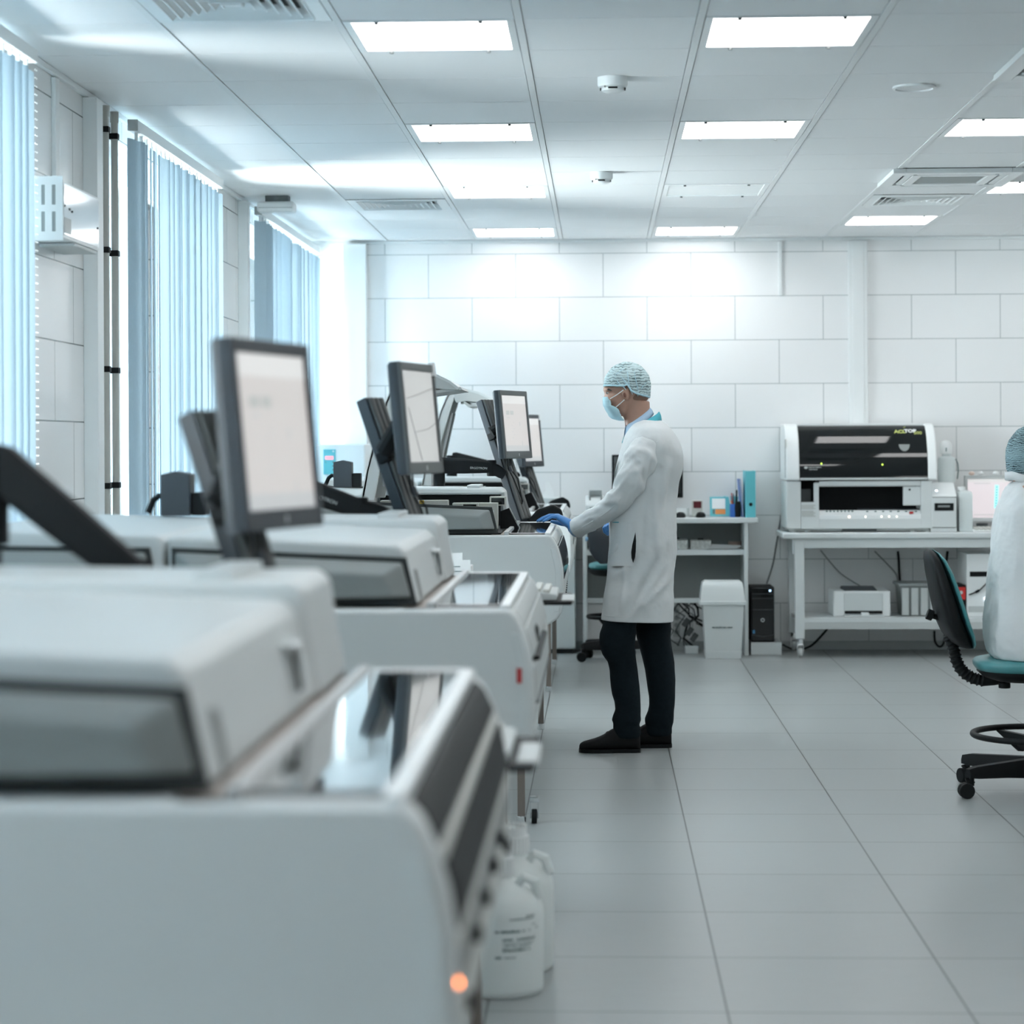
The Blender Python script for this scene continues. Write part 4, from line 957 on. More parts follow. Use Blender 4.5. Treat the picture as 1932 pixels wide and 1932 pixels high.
# cables on the wall and floor
def cable(pts, r, lab, m='black', nm='wall_cable', grp=None):
    q = []
    pts = [V(p) for p in pts]
    for i in range(len(pts) - 1):
        p0, p1, p2, p3 = pts[max(i - 1, 0)], pts[i], pts[i + 1], pts[min(i + 2, len(pts) - 1)]
        for k in range(6):
            u = k / 6
            q.append(.5 * ((2 * p1) + (p2 - p0) * u + (2 * p0 - 5 * p1 + 4 * p2 - p3) * u * u + (3 * p1 - p0 - 3 * p2 + p3) * u ** 3))
    q.append(pts[-1])
    return solo(nm, G().tube(q, r, 8), M[m], lab, 'cable', grp)
YW = Y1 - .012
cable([P(1481, 930, YW), P(1473, 975, YW), P(1466, 1020, YW), P(1458, 1065, YW), (1.13, 15.41, .455)], .0045, 'Thin dark cable running down the wall to the black computer tower', 'slate2')
cable([P(1548, 1038, YW), P(1570, 1065, YW), P(1590, 1085, YW), (1.76, 15.40, .44)], .004, 'Thin grey cable slanting down to the laser printer', 'grey')
cable([P(1650, 1040, YW), P(1672, 1062, YW), P(1690, 1082, YW), (2.02, 15.42, .46)], .004, 'Thin grey cable slanting behind the grey crate', 'grey')
cable([P(1694, 1040, YW), P(1696, 1060, YW), P(1697, 1085, YW), P(1700, 1120, YW)], .008, 'Thick black cable hanging straight behind the grey crate')
cable([P(1788, 1040, YW), P(1784, 1065, YW), P(1775, 1085, YW), P(1745, 1100, YW)], .008, 'Thick black cable curving down beside the teal chair back')
cable([P(1476, 1216, YW), P(1500, 1226, YW), P(1525, 1221, YW - .03), P(1540, 1210, YW - .02), P(1560, 1188, YW), P(1568, 1180, YW)], .007, 'Black cable lying at the wall foot under the wheeled bench')
cable([P(1763, 1190, YW), P(1764, 1210, YW), P(1772, 1220, YW), P(1780, 1214, YW), P(1784, 1190, YW)], .007, 'Looped black cable under the bench behind the teal chair')
t = thing('power_strip', 'Grey power strip with a tangle of cables, under the desk left of the bin', 'power strip', (.51, 15.25, .1))
obj('strip', G().box(.488, .538, 15.36, 15.39, .095, .31, .006), M['lgrey'], t)
for k in range(4): obj('socket', G().cyl((.513, 15.355, .13 + k * .048), (.513, 15.361, .13 + k * .048), .016, 12), M['grey'], t)
rnd = random.Random(5)
for k in range(9):
    q = []; a = V((.51 + rnd.uniform(-.05, .1), 15.30 + rnd.uniform(0, .05), .34))
    for j in range(7):
        q.append(a + V((rnd.uniform(-.05, .06) + .035 * j * (k % 2), rnd.uniform(-.03, .03), -.05 * j)))
    q = [V((v.x, v.y, max(v.z, .012))) for v in q]
    obj('plug_cable', G().tube(q, rnd.choice((.004, .006, .008)), 7), M['black' if k % 4 else 'slate2'], t)
for x, z in ((.60, .14), (.63, .10), (.575, .20)):
    obj('plug', G().box(-.018, .018, -.012, .012, -.03, .03, .004, mat=Matrix.Translation((x, 15.29, z)) @ Matrix.Rotation(R(35), 4, 'Y')), M['slate2'], t)
solo('white_box', G().box(.565, .652, 15.16, 15.235, 0, .05, .004), M['white2'], 'Small white box on the floor between the power strip and the bin', 'box')

# bench on wheels
t = thing('wheeled_bench', 'White laboratory bench on casters carrying the black-fronted analyzer', 'bench', (1.95, 15.1, 0))
BX0, BX1, BY0, BY1 = 1.225, 2.95, 14.86, 15.42
obj('benchtop', G().box(BX0 - .03, BX1, BY0 - .02, BY1, .782, .822, .010, 3), M['white2'], t)
obj('apron', G().box(BX0 + .05, BX1 - .02, BY0 + .005, BY0 + .035, .722, .782, .002).box(BX0 + .05, BX1 - .02, BY1 - .05, BY1 - .02, .722, .782, .002), M['white2'], t)
for x in (1.275, 2.85):
    for y in (BY0, BY1 - .07):
        lg = obj('leg', G().box(x, x + .062, y, y + .062, .125, .782, .004).box(x - .012, x + .0, y + .01, y + .05, .68, .782, .004), M['white2'], t)
        cx, cy_ = x + .035, y + .031
        obj('caster_fork', G().cyl((cx, cy_, .085), (cx, cy_, .125), .021, 14, .003).box(cx - .02, cx + .02, cy_ - .022, cy_ + .022, .075, .09, .004).box(cx - .022, cx - .017, cy_ - .015, cy_ + .02, .03, .085).box(cx + .017, cx + .022, cy_ - .015, cy_ + .02, .03, .085), M['chrome'], lg)
        obj('wheel', G().cyl((cx - .013, cy_ + .006, .0345), (cx + .013, cy_ + .006, .0345), .034, 24, .005), M['lgrey'], lg)
obj('shelf', G().box(BX0 + .07, BX1 - .03, BY0 + .01, BY1 - .05, .232, .262, .003), M['white2'], t)
obj('shelf_rail', G().box(1.337, 2.85, BY0 + .003, BY0 + .03, .187, .232, .002), M['lgrey'], t)

# the black-fronted analyzer (front plane at y = AY)
AY = 14.93
k = AY / 14.75
def q(x, z): return (x * k, CAM_H + (z - CAM_H) * k)
t = thing('coagulation_analyzer', 'Boxy white analyzer with a glossy black front on the wheeled bench', 'analyzer', (1.75, 15.15, .822), None)
xa, za = q(1.212, .852); xb, zb = q(2.20, 1.535); _, zm = q(0, 1.163)
z0 = .826
AB = 15.41
# lower shell as separate frame pieces so that the openings are real
xl, _ = q(1.307, 0); xr, _ = q(2.085, 0); xo, _ = q(1.424, 0); zo, zt2 = q(0, .918)[1], q(0, 1.133)[1]
xq, zq = q(1.392, 1.026)
lx1 = q(2.16, 0)[0]
g = G().box(xa, xl, AY, AB, za, zm, .006).box(xl, xo, AY, AB, za, zq, .004).box(xr, lx1, AY, AB, za, zm, .006).box(xo - .002, xr + .002, AY, AB, za, zo - .0, .004)
g.box(xq, xo, AY, AY + .05, zq - .01, zt2 + .02, .006).box(xo, xr, AY + .0, AB, zt2, zm, .006)
obj('lower_shell', g, M['white'], t)
obj('inner_bay', G().box(xl, xr + .002, AY + .22, AY + .24, zo - .01, zm), M['black'], t)
obj('bay_floor', G().box(xl, xr, AY + .006, AY + .24, zo - .012, zo + .004), M['black'], t)
ct = obj('control_strip', G().prism([(AY + .0, zo - .004), (AY + .0, zo + .022), (AY + .05, zo + .055), (AY + .06, zo + .0)], 'x', xo, xr, .002), M['trim'], t)
def on_strip(x, u): return V((x, AY - .001 + .05 * u, zo + .022 + .033 * u))
for i in range(8): obj('track_mark', G().ell(on_strip(xo + .055 + i * .024, .75), (.007, .006, .006), 8, 6), M['ink'], ct)
for i, x in enumerate((.32, .375, .425, .475, .525, .575, .64)): obj('track_mark', G().ell(on_strip(xo + x, .7), (.008, .006, .005), 8, 6), M['ink'], ct)
obj('amber_light', G().ell((xo + .198, AY - .001, zo + .012), (.006, .004, .006), 10, 8), mat('amber_light', (.9, .6, .4), .4, emit=(1, .72, .5), est=3), ct)
for x in (.305, .41, .46, .51): obj('small_light', G().ell((xo + x, AY - .001, zo + .012), (.004, .003, .004), 10, 8), mat('cream_light', (.9, .85, .6), .4, emit=(1, .95, .75), est=2.2), ct)
obj('red_switch', G().box(xr - .075, xr - .05, AY + .0, AY + .02, zo + .03, zo + .045, .002), M['red'], ct)
obj('black_tray', G().box(xo + .27, xr, AY + .07, AY + .20, zo + .0, zo + .062, .004), M['slate'], t)
dr = obj('white_hatch', G().box(xr - .115, xr, AY + .01, AY + .04, zo + .085, zt2 - .008, .006), M['white2'], t)
obj('hatch_dot', G().cyl((xr - .073, AY + .008, zt2 - .028), (xr - .073, AY + .012, zt2 - .028), .007, 12), M['black'], dr)
obj('grey_rail', G().box(xo, xr, AY + .006, AY + .03, zt2 - .006, zt2 + .012, .002), M['lgrey'], t)
obj('corner_light', G().box(xl + .005, xq - .012, AY + .10, AY + .13, zq + .005, zq + .085, .003), M['slate2'], t)
for z1, z2, n in ((.985, 1.005, 3), (.935, .965, 4)):
    for i in range(n):
        zz = q(0, z1 + (z2 - z1) * i / (n - 1))[1]
        obj('printed_line', G().box(xl + .002, xl + .095 - .012 * (i % 2), AY - .0015, AY + .001, zz - .0035, zz + .0035), M['cream2'], t)
# upper cover: white cheeks and a curved black window
cur = [(AY - .012, zm + .008), (AY - .006, zm + .10), (AY + .018, zm + .20), (AY + .06, zm + .29), (AY + .13, zm + .36), (AY + .20, zb + .004)]
ux0, ux1 = q(1.212, 0)[0], q(2.19, 0)[0]
wx0, wx1 = q(1.300, 0)[0], q(2.128, 0)[0]
side = cur + [(AB, zb + .004), (AB, zm + .004), (AY, zm + .004)]
for a, b in ((ux0, wx0), (wx1, ux1)):
    e = obj('cover_cheek', G().prism(side, 'x', a, b, .010, 3), M['trim'], t)
    if a == ux0: obj('side_grip', G().box(a - .006, a + .002, AY + .03, AY + .06, zm + .02, zm + .28, .004), M['lgrey'], e)
inn = [(y + .003, z) for y, z in cur[:-1]] + [(AY + .19, zb - .008)]
obj('black_window', G().loft([[(wx0 - .002, y, z) for y, z in inn] + [(wx0 - .002, y + .03, z - .005) for y, z in reversed(inn)], [(wx1 + .002, y, z) for y, z in inn] + [(wx1 + .002, y + .03, z - .005) for y, z in reversed(inn)]]), M['smoke'], t, 60)
obj('cover_top', G().box(wx0 - .01, wx1 + .01, AY + .185, AB, zb - .012, zb + .004, .004), M['trim'], t)
obj('cover_back', G().box(wx0 - .01, wx1 + .01, AB - .02, AB, zm, zb, .003), M['trim'], t)
obj('window_bar', G().box(wx0, wx1, AY - .015, AY + .02, zm + .006, zm + .022, .004), M['lgrey'], t)
def on_win(x, z):
    for (ya_, za_), (yb_, zb_) in zip(inn, inn[1:]):
        if za_ <= z <= zb_:
            f = (z - za_) / (zb_ - za_); s = V((0, yb_ - ya_, zb_ - za_)).normalized()
            return V((x, ya_ + (yb_ - ya_) * f, z)), s
    return V((x, inn[0][0], z)), V((0, 0, 1))
def win_text(txt, size, x, z, m, nm, bold=.0):
    p, s = on_win(x, z); g = text_bm(txt, size, .0006, bold); n = V((1, 0, 0)).cross(s)
    g.b.transform(Matrix(((1, s.x, n.x, p.x), (0, s.y, n.y, p.y), (0, s.z, n.z, p.z), (0, 0, 0, 1))) @ Matrix.Translation((0, 0, .0015)))
    return obj(nm, g, M[m], t)
win_text('ACL', .040, wx1 - .205, zb - .062, 'limeink', 'lettering', .0016)
win_text('TOP', .040, wx1 - .138, zb - .058, 'paper', 'lettering', .0016)
win_text('500', .036, wx1 - .078, zb - .070, 'limeink', 'lettering', .0004)
p_, s_ = on_win(wx1 - .135, zb - .022)
win_text('✓', .03, wx1 - .145, zb - .032, 'limeink', 'lettering', .001) if False else None
obj('lime_tick', G().prism([(wx1 - .145, zb - .026), (wx1 - .128, zb - .018), (wx1 - .126, zb - .021), (wx1 - .143, zb - .029)], 'y', p_.y - .004, p_.y + .002), M['limeink'], t)
win_text('Instrumentation', .0125, wx0 + .060, zm + .088, 'lgrey', 'maker_lettering', .0004)
win_text('Laboratory', .0125, wx0 + .060, zm + .074, 'lgrey', 'maker_lettering', .0004)
p_, s_ = on_win(wx0 + .042, zm + .088)
obj('maker_emblem', G().prism([(wx0 + .028, zm + .094), (wx0 + .040, zm + .098), (wx0 + .054, zm + .094), (wx0 + .049, zm + .083), (wx0 + .040, zm + .079), (wx0 + .031, zm + .083)], 'y', p_.y - .0015, p_.y + .002), M['lgrey'], t)
for fx_, fz in ((.17, .115), (.648, .107)):
    p_, s_ = on_win(wx0 + (wx1 - wx0) * fx_, zm + fz)
    obj('green_light', G().ell(p_, (.005, .003, .006), 10, 8), M['ledg'], t)
p_, s_ = on_win(wx0 + (wx1 - wx0) * .825, zm + .24)
n_ = V((1, 0, 0)).cross(s_)
half = [(.036 * math.cos(a), .05 * math.sin(a)) for a in [-math.pi * i / 12 for i in range(13)]]
mt = Matrix(((1, s_.x, n_.x, p_.x), (0, s_.y, n_.y, p_.y), (0, s_.z, n_.z, p_.z), (0, 0, 0, 1)))
obj('grille_disc', G().prism([(x, y) for x, y in half], 'z', -.001, .0015, mat=mt), M['grey'], t)
# feet and centre block
for x in (xa + .05, xa + .14, lx1 - .12, lx1 - .03): obj('foot', G().cyl((x, AY + .05, .8222), (x, AY + .05, za + .002), .022, 14), M['lgrey'], t)
obj('base_plate', G().box(xa + .02, lx1 - .02, AY + .03, AB - .05, za - .016, za + .001), M['lgrey'], t)
obj('centre_block', G().box(q(1.575, 0)[0], q(1.80, 0)[0], AY + .02, AY + .2, .8225, za - .001, .003), M['slate2'], t)
# right-hand module
mx0, mx1 = q(2.162, 0)[0], q(2.318, 0)[0]
md = obj('side_module', G().prism([(AY + .01, .8225), (AY + .01, 1.03), (AY + .02, 1.065), (AY + .14, 1.145), (AB, 1.145), (AB, .8225)], 'x', mx0 - .012, mx1, .006), M['trim'], t)
obj('module_door', G().box(mx0 - .01, mx1 - .006, AY - .012, AY + .012, .853, 1.048, .005), M['white'], md)
obj('door_seam', G().box(mx0 - .014, mx1 - .003, AY + .004, AY + .013, .849, 1.052), M['seam'], md)
obj('slot_window', G().box(mx0 + .008, mx1 - .024, AY - .0145, AY - .011, .962, 1.012, .002), M['black'], md)
obj('slot_light', G().box(mx0 + .03, mx1 - .05, AY - .0165, AY - .014, .985, .998), M['grey'], md)
obj('status_dot', G().ell((mx0 + .032, AY + .06, 1.093), (.006, .006, .004), 10, 8), M['ledw'], md)

# bottles on the bench
t = thing('rinse_bottle', 'White bottle with a domed cap on the right flank of the black-fronted analyzer', 'bottle', (2.31, 15.2, 1.145))
bx, by = P(1786, 880, 15.22).x, 15.22
obj('bottle', G().lathe([(.001, 0), (.055, 0), (.058, .01), (.058, .15), (.052, .166), (.03, .172), (.03, .19), (.001, .19)], (bx, by, 1.1455), 28), M['canister'], t)
obj('cap', G().lathe([(.001, .19), (.042, .19), (.044, .23), (.040, .255), (.024, .275), (.001, .28)], (bx - .006, by, 1.1455), 28), M['trim'], t)
obj('hose', G().tube([(bx + .061, by, 1.30), (bx + .074, by, 1.27), (bx + .078, by, 1.22), (bx + .070, by, 1.165)], .004, 8), M['ink'], t)
obj('mark', G().box(bx - .012, bx - .006, by - .046, by - .044, 1.352, 1.375), M['ink'], t)
t = thing('white_canister', 'Flat white plastic canister standing beside the analyzer\'s side module', 'canister', (2.40, 15.05, .822))
c0, c1 = P(1808, 930, 15.0).x, P(1833, 930, 15.0).x
obj('body', G().loft([[(c0 + d, 14.96 + d, z), (c1 - d, 14.96 + d, z), (c1 - d, 15.14 - d, z), (c0 + d, 15.14 - d, z)] for z, d in ((.8225, .004), (.83, 0), (1.07, 0), (1.085, .006), (1.092, .02))]), M['canister'], t, 60)
obj('cap', G().cyl(((c0 + c1) / 2 - .015, 15.05, 1.09), ((c0 + c1) / 2 - .015, 15.05, 1.116), .028, 20, .004), M['trim'], t)
# desktop monitor with pink screen, keyboard
t = thing('desk_monitor', 'Silver monitor with a pink screen and teal sticker, left of the seated person', 'monitor', (2.66, 15.2, .822))
a, b = P(1820, 897, 15.2), P(1930, 975, 15.2)
obj('housing', G().box(a.x, a.x + .56, 15.2, 15.24, b.z - .035, a.z, .006), M['lgrey'], t)
obj('panel', G().box(a.x + .02, a.x + .545, 15.196, 15.201, b.z - .005, a.z - .026, .0), M['screenp'], t)
obj('menu_bar', G().box(a.x + .02, a.x + .545, 15.194, 15.197, a.z - .045, a.z - .026), M['screenw'], t)
p_ = P(1880, 915, 15.19); q_ = P(1887, 958, 15.19)
mt = Matrix.Translation((p_.x, 15.195, p_.z)) @ Matrix.Rotation(R(3), 4, 'Y')
st = obj('teal_sticker', G().box(-.008, .016, -.002, .0, -.155, .0, mat=mt), M['screenc'], t)  # sticker is given its own glow, though it is no light source
for i in range(8): obj('printed_mark', G().box(.0, .008, -.0035, -.0015, -.018 - i * .018, -.010 - i * .018, mat=mt), M['ink'], st)
obj('icon', G().box(a.x + .04, a.x + .05, 15.194, 15.197, b.z + .07, b.z + .16), mat('orange_icon', (.6, .4, .3), .5, emit=(.85, .6, .5), est=.6), t)
obj('icon', G().box(a.x + .06, a.x + .30, 15.194, 15.197, b.z + .012, b.z + .018), M['screent'], t)
obj('icon', G().box(a.x + .06, a.x + .17, 15.194, 15.197, a.z - .057, a.z - .051), M['screent'], t)
obj('chin', G().box(a.x + .01, a.x + .55, 15.192, 15.203, b.z - .033, b.z - .006, .003), M['trim'], t)
obj('stand', G().box(a.x + .20, a.x + .34, 15.22, 15.26, .84, 1.0, .004), M['slate2'], t)
obj('foot', G().box(a.x + .12, a.x + .42, 15.14, 15.36, .8225, .84, .005), M['slate2'], t)
for i, dx in enumerate((.05, .11, .21)):
    tt = thing('plush_trinket', ('Small peach trinket on top of the pink-screen monitor', 'Small white trinket on top of the pink-screen monitor, middle one', 'Small white trinket on top of the pink-screen monitor, nearest the cap')[i], 'trinket', (a.x + dx, 15.22, a.z), None)
    obj('body', G().ell((a.x + dx, 15.22, a.z + .013), (.02, .014, .014), 14, 10), M['paper'] if i else mat('peach', (.75, .58, .5), .7), tt)
t = thing('keyboard', 'White keyboard on the bench below the pink-screen monitor', 'keyboard', (2.6, 14.97, .822), None)
kx = P(1834, 1000, 14.95).x
obj('case', G().prism([(14.90, .8225), (15.05, .8225), (15.05, .846), (14.90, .832)], 'x', kx, kx + .44, .004), M['trim'], t)
g = G()
for r in range(5):
    for c in range(14): g.box(kx + .015 + c * .029, kx + .039 + c * .029, 14.912 + r * .026, 14.932 + r * .026, .834 + r * .0025, .845 + r * .0025, .002)
obj('keys', g, M['cream'], t)
t = thing('dark_mug', 'Small dark pot between the keyboard and the pink-screen monitor', 'pot', (2.62, 15.10, .822))
mxx = P(1850, 985, 15.1).x
obj('pot', G().lathe([(.001, 0), (.035, 0), (.04, .05), (.036, .05), (.03, .01), (.001, .01)], (mxx + .01, 15.10, .8225), 20), M['slate2'], t)
# lower shelf of the bench
t = thing('laser_printer', 'White laser printer on the lower shelf of the wheeled bench', 'printer', (1.73, 15.15, .262))
px0, px1 = P(1572, 1110, 14.97).x, P(1680, 1110, 14.97).x
obj('body', G().box(px0, px1, 14.97, 15.32, .2625, .432, .010, 3), M['trim'], t)
obj('front_panel', G().box(px0 + .07, px1 - .05, 14.962, 14.972, .30, .418, .006), M['white2'], t)
obj('top_tray', G().prism([(14.99, .432), (15.25, .432), (15.25, .437), (15.20, .452), (14.99, .436)], 'x', px0 + .075, px1 - .085, .002), M['slate'], t)
obj('paper_slot', G().box(px0 + .075, px1 - .055, 14.958, 14.974, .283, .300), M['black'], t)
obj('paper_tray', G().box(px0 + .07, px1 - .045, 14.93, 14.972, .2627, .274, .003), M['white2'], t)
obj('tray_catch', G().box(px0 + .18, px0 + .23, 14.927, 14.965, .272, .292, .003), M['trim'], t)
t = thing('grey_crate', 'Ribbed grey plastic crate on the lower shelf behind the chair back', 'crate', (2.13, 15.15, .262))
g0, g1 = P(1699, 1100, 15.0).x, P(1770, 1100, 15.0).x
obj('bin', G().loft([[(g0 + d, 14.99 + d, z), (g1 - d, 14.99 + d, z), (g1 - d, 15.28 - d, z), (g0 + d, 15.28 - d, z)] for z, d in ((.2625, .016), (.465, 0))]), M['grey'], t)
obj('rim', G().box(g0 - .014, g1 + .014, 14.976, 15.294, .460, .480, .004), M['grey'], t)
for i in range(4):
    xx = g0 + .03 + i * (g1 - g0 - .06) / 3
    obj('rib', G().prism([(14.985, .45), (14.985, .27), (15.005, .27), (14.995, .45)], 'x', xx - .022, xx + .022, .002), M['lgrey'], t)
t = thing('white_tower', 'White computer tower with a black slot on the lower shelf beside the seated person', 'computer', (2.52, 15.15, .262))
w0 = P(1824, 1100, 14.97).x
obj('case', G().box(w0, w0 + .20, 14.97, 15.36, .2625, .675, .005), M['trim'], t)
obj('drive_slot', G().box(w0 + .02, w0 + .185, 14.966, 14.971, .525, .558), M['black'], t)
obj('grille', G().box(w0 + .008, w0 + .192, 14.966, 14.971, .29, .33), M['lgrey'], t)
obj('power_light', G().cyl((w0 + .128, 14.963, .378), (w0 + .128, 14.972, .378), .010, 14), M['ledw'], t)
obj('cord', G().tube([(w0 + .012, 14.962, .405), (w0 + .05, 14.958, .42), (w0 + .085, 14.96, .438), (w0 + .14, 14.962, .492)], .004, 8), M['black'], t)
obj('cord_bead', G().cyl((w0 + .055, 14.957, .422), (w0 + .08, 14.959, .436), .009, 10, .002), M['black'], t)
t = thing('red_ups', 'Black and red power unit wedged beside the white tower', 'power unit', (2.39, 15.1, .262))
u0 = P(1796, 1120, 14.97).x
obj('case', G().box(u0, w0 - .004, 14.985, 15.25, .2625, .47, .004), M['black'], t)
obj('red_face', G().box(u0 + .002, w0 - .006, 14.975, 14.987, .372, .455, .004), M['red2'], t)
obj('dial', G().cyl((u0 + .06, 14.970, .42), (u0 + .06, 14.976, .42), .012, 14), M['lgrey'], t)
# ------------------------------------------------------------------ people
def ring(c, rx, ry, n=28, e=2.0, tilt=0., sx=0.):
    """horizontal oval ring at centre c; tilt raises the +x side"""
    out = []
    for k in range(n):
        a = 2 * math.pi * k / n; ca, sa = math.cos(a), math.sin(a)
        x = rx * math.copysign(abs(ca) ** (2 / e), ca); y = ry * math.copysign(abs(sa) ** (2 / e), sa)
        out.append(V((c[0] + x, c[1] + y, c[2] + x * tilt)))
    return out
def finger(g, pts, r):
    pts = [V(p) for p in pts]
    for i in range(len(pts) - 1):
        ra, rb = r[i], r[i + 1]
        g.tube([pts[i], pts[i + 1]], [ra, rb], 10)
    for p, rr in zip(pts, r): g.ell(p, (rr, rr, rr), 12, 8)
def limb(g, pts, r):
    pts = [V(p) for p in pts]
    q, rr = [], []
    for i in range(len(pts) - 1):
        for k in range(5):
            u = k / 5; q.append(pts[i].lerp(pts[i + 1], u)); rr.append(r[i] + (r[i + 1] - r[i]) * u)
    q.append(pts[-1]); rr.append(r[-1])
    g.tube(q, rr, 14)
    for p, a in zip(pts, r): g.ell(p, (a, a, a), 14, 10)
def displace(o, fn):
    for v in o.data.vertices: v.co += fn(v.co)
from mathutils import noise
def wrinkle(g, amp, sc, seed=0, keep=None):
    b = g.b; b.normal_update()
    for v in b.verts:
        p = v.co; n = noise.noise(V((p.x * sc[0] + seed, p.y * sc[1], p.z * sc[2])))
        n2 = noise.noise(V((p.x * sc[0] * 2.3, p.y * sc[1] * 2.3 + seed, p.z * sc[2] * 2.3)))
        w = keep(p) if keep else 1
        v.co += v.normal * amp * (n + .5 * n2) * w
    return g
def subdiv(g, n=1):
    bmesh.ops.subdivide_edges(g.b, edges=g.b.edges[:], cuts=n, use_grid_fill=True, smooth=.6)
    return g

YM = 10.43
def Q(px, py, dy=0.): return P(px, py, YM + dy)
man = thing('person', 'Man in a white lab coat, face mask and hairnet, one gloved hand on the analyzer', 'person', (.14, YM, 0))
# body: one continuous surface
g = G()
hc = Q(1184, 727)
g.ell((hc.x, YM, hc.z), (.098, .076, .108), 28, 20)                     # skull
jc = Q(1170, 757); g.ell((jc.x, YM, jc.z), (.062, .060, .066), 24, 16)      # jaw
ck = Q(1160, 750); g.ell((ck.x, YM, ck.z), (.050, .054, .050), 20, 14)
br = Q(1149, 735); g.ell((br.x, YM, br.z), (.028, .050, .020), 18, 12)      # brow ridge
ns = Q(1144, 754); g.loft([ring((ns.x + .020, YM, Q(1144, 741).z), .012, .009, 12), ring((ns.x + .008, YM, ns.z + .008), .020, .012, 12), ring((ns.x + .004, YM, ns.z - .012), .024, .017, 12), ring((ns.x + .014, YM, ns.z - .02), .012, .012, 12)])
chn = Q(1164, 779); g.ell((chn.x, YM, chn.z), (.028, .034, .024), 16, 12)
for s in (-1, 1):                                                         # ears
    e = Q(1180, 745)
    g.ell((e.x, YM + s * .078, e.z), (.017, .012, .031), 16, 12, mat=Matrix.Translation((e.x, YM, e.z)) @ Matrix.Rotation(R(-14), 4, 'Y') @ Matrix.Translation((-e.x, -YM, -e.z)))
    g.ell((e.x + .006, YM + s * .086, e.z + .006), (.014, .007, .026), 14, 10)
    zc = Q(1158, 752); g.ell((zc.x, YM + s * .040, zc.z), (.032, .022, .026), 14, 10)
nk = [Q(1199, 757), Q(1201, 780), Q(1206, 805), Q(1210, 830)]
g.loft([ring(nk[0], .066, .058), ring(nk[1], .062, .056), ring(nk[2], .064, .062), ring(nk[3], .078, .10)])
tors = [(812, 1198, 1252, .13), (835, 1186, 1270, .19), (870, 1180, 1277, .185), (920, 1172, 1270, .165), (980, 1166, 1264, .15), (1040, 1166, 1266, .165), (1075, 1172, 1258, .13)]
g.loft([ring(((Q(a, y).x + Q(b, y).x) / 2, YM, Q(a, y).z), abs(Q(b, y).x - Q(a, y).x) / 2, h, 28, 2.3) for y, a, b, h in tors])
NL, FL = -.085, .085
shn = Q(1226, 850, -.145); eln = Q(1178, 938, -.165); wrn = P(1090, 992, YM + .03)
shf = Q(1228, 850, .145); elf = Q(1214, 935, .20); wrf = Q(1170, 976, .16)
limb(g, [shn, eln, wrn], [.044, .036, .020]); limb(g, [shf, elf, wrf], [.044, .036, .020])

for (a, b, c), dy in (((Q(1196, 1090, NL), Q(1170, 1245, NL), Q(1184, 1385, NL - .01)), NL), ((Q(1236, 1090, FL), Q(1240, 1245, FL), Q(1247, 1380, FL)), FL)):
    limb(g, [a, b, c], [.050, .046, .032])
    limb(g, [c, (c.x - .02, c.y, .055), (c.x - .10, c.y, .036)], [.026, .022, .018])
body = obj('body', remesh(g, .006, 5), M['skin'], man, 180)
# eyes and brows
for s in (-1, 1):
    e = Q(1146.5, 741.5); c = V((e.x + .004, YM + s * .030, e.z))
    obj('eye', G().ell(c, (.0095, .011, .0075), 14, 10), mat('eye_white', (.55, .54, .52), .2), man)
    obj('iris', G().ell(c + V((-.0075, s * .002, -.0005)), (.004, .0055, .0055), 12, 8), M['hair'], man)
    b = Q(1143, 735.5)
    obj('eyebrow', G().tube([(b.x + .000, YM + s * .012, b.z - .001), (b.x + .001, YM + s * .028, b.z + .004), (b.x + .012, YM + s * .045, b.z + .001), (b.x + .026, YM + s * .056, b.z - .006)], [(.003, .004), (.005, .005), (.005, .004), (.002, .002)], 8), M['hair'], man)
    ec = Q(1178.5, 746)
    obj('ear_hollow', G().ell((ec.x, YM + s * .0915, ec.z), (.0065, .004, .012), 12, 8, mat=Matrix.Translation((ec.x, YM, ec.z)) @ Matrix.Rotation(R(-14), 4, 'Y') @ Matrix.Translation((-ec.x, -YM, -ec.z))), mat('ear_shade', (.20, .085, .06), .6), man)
# short hair under the cap
g = G()
for i in range(1): g.ell((Q(1199, 747).x, YM, Q(1199, 747).z), (.062, .064, .040), 24, 14)
obj('hair', g, mat('cropped_hair', (.28, .165, .12), .7), man)
# mask
rows = [(749.5, 1138.8, 1150.5, .044), (752, 1138.0, 1151, .049), (758, 1138.2, 1152, .056), (765.5, 1138.6, 1153, .062), (768, 1140.5, 1160, .067), (773, 1142.5, 1167, .071), (780, 1147, 1169.5, .068), (786, 1150, 1172, .064), (790, 1156, 1174.5, .056), (793, 1168, 1177.5, .042)]
R1 = []
for y, xf, xe, hw in rows:
    r = []
    for k in range(25):
        a = math.pi * (k / 24 - .5)
        f, e_ = Q(xf, y), Q(xe, y)
        r.append(V((e_.x + (f.x - e_.x) * abs(math.cos(a)) ** .7, YM + hw * math.copysign(abs(math.sin(a)) ** .85, math.sin(a)), f.z)))
    R1.append(r)
R2 = []
for a, b in zip(R1, R1[1:]):
    R2.append(a); R2.append([p.lerp(q, .5) + V((-.0012 if i % 2 else .001, 0, 0)) for i, (p, q) in enumerate(zip(a, b))])
R2.append(R1[-1])
mk = G().loft(R2, cap=False, closed=False)
msk = obj('face_mask', mk, M['mask'], man, 60)
sd = msk.modifiers.new('thickness', 'SOLIDIFY'); sd.thickness = .002; sd.offset = 1
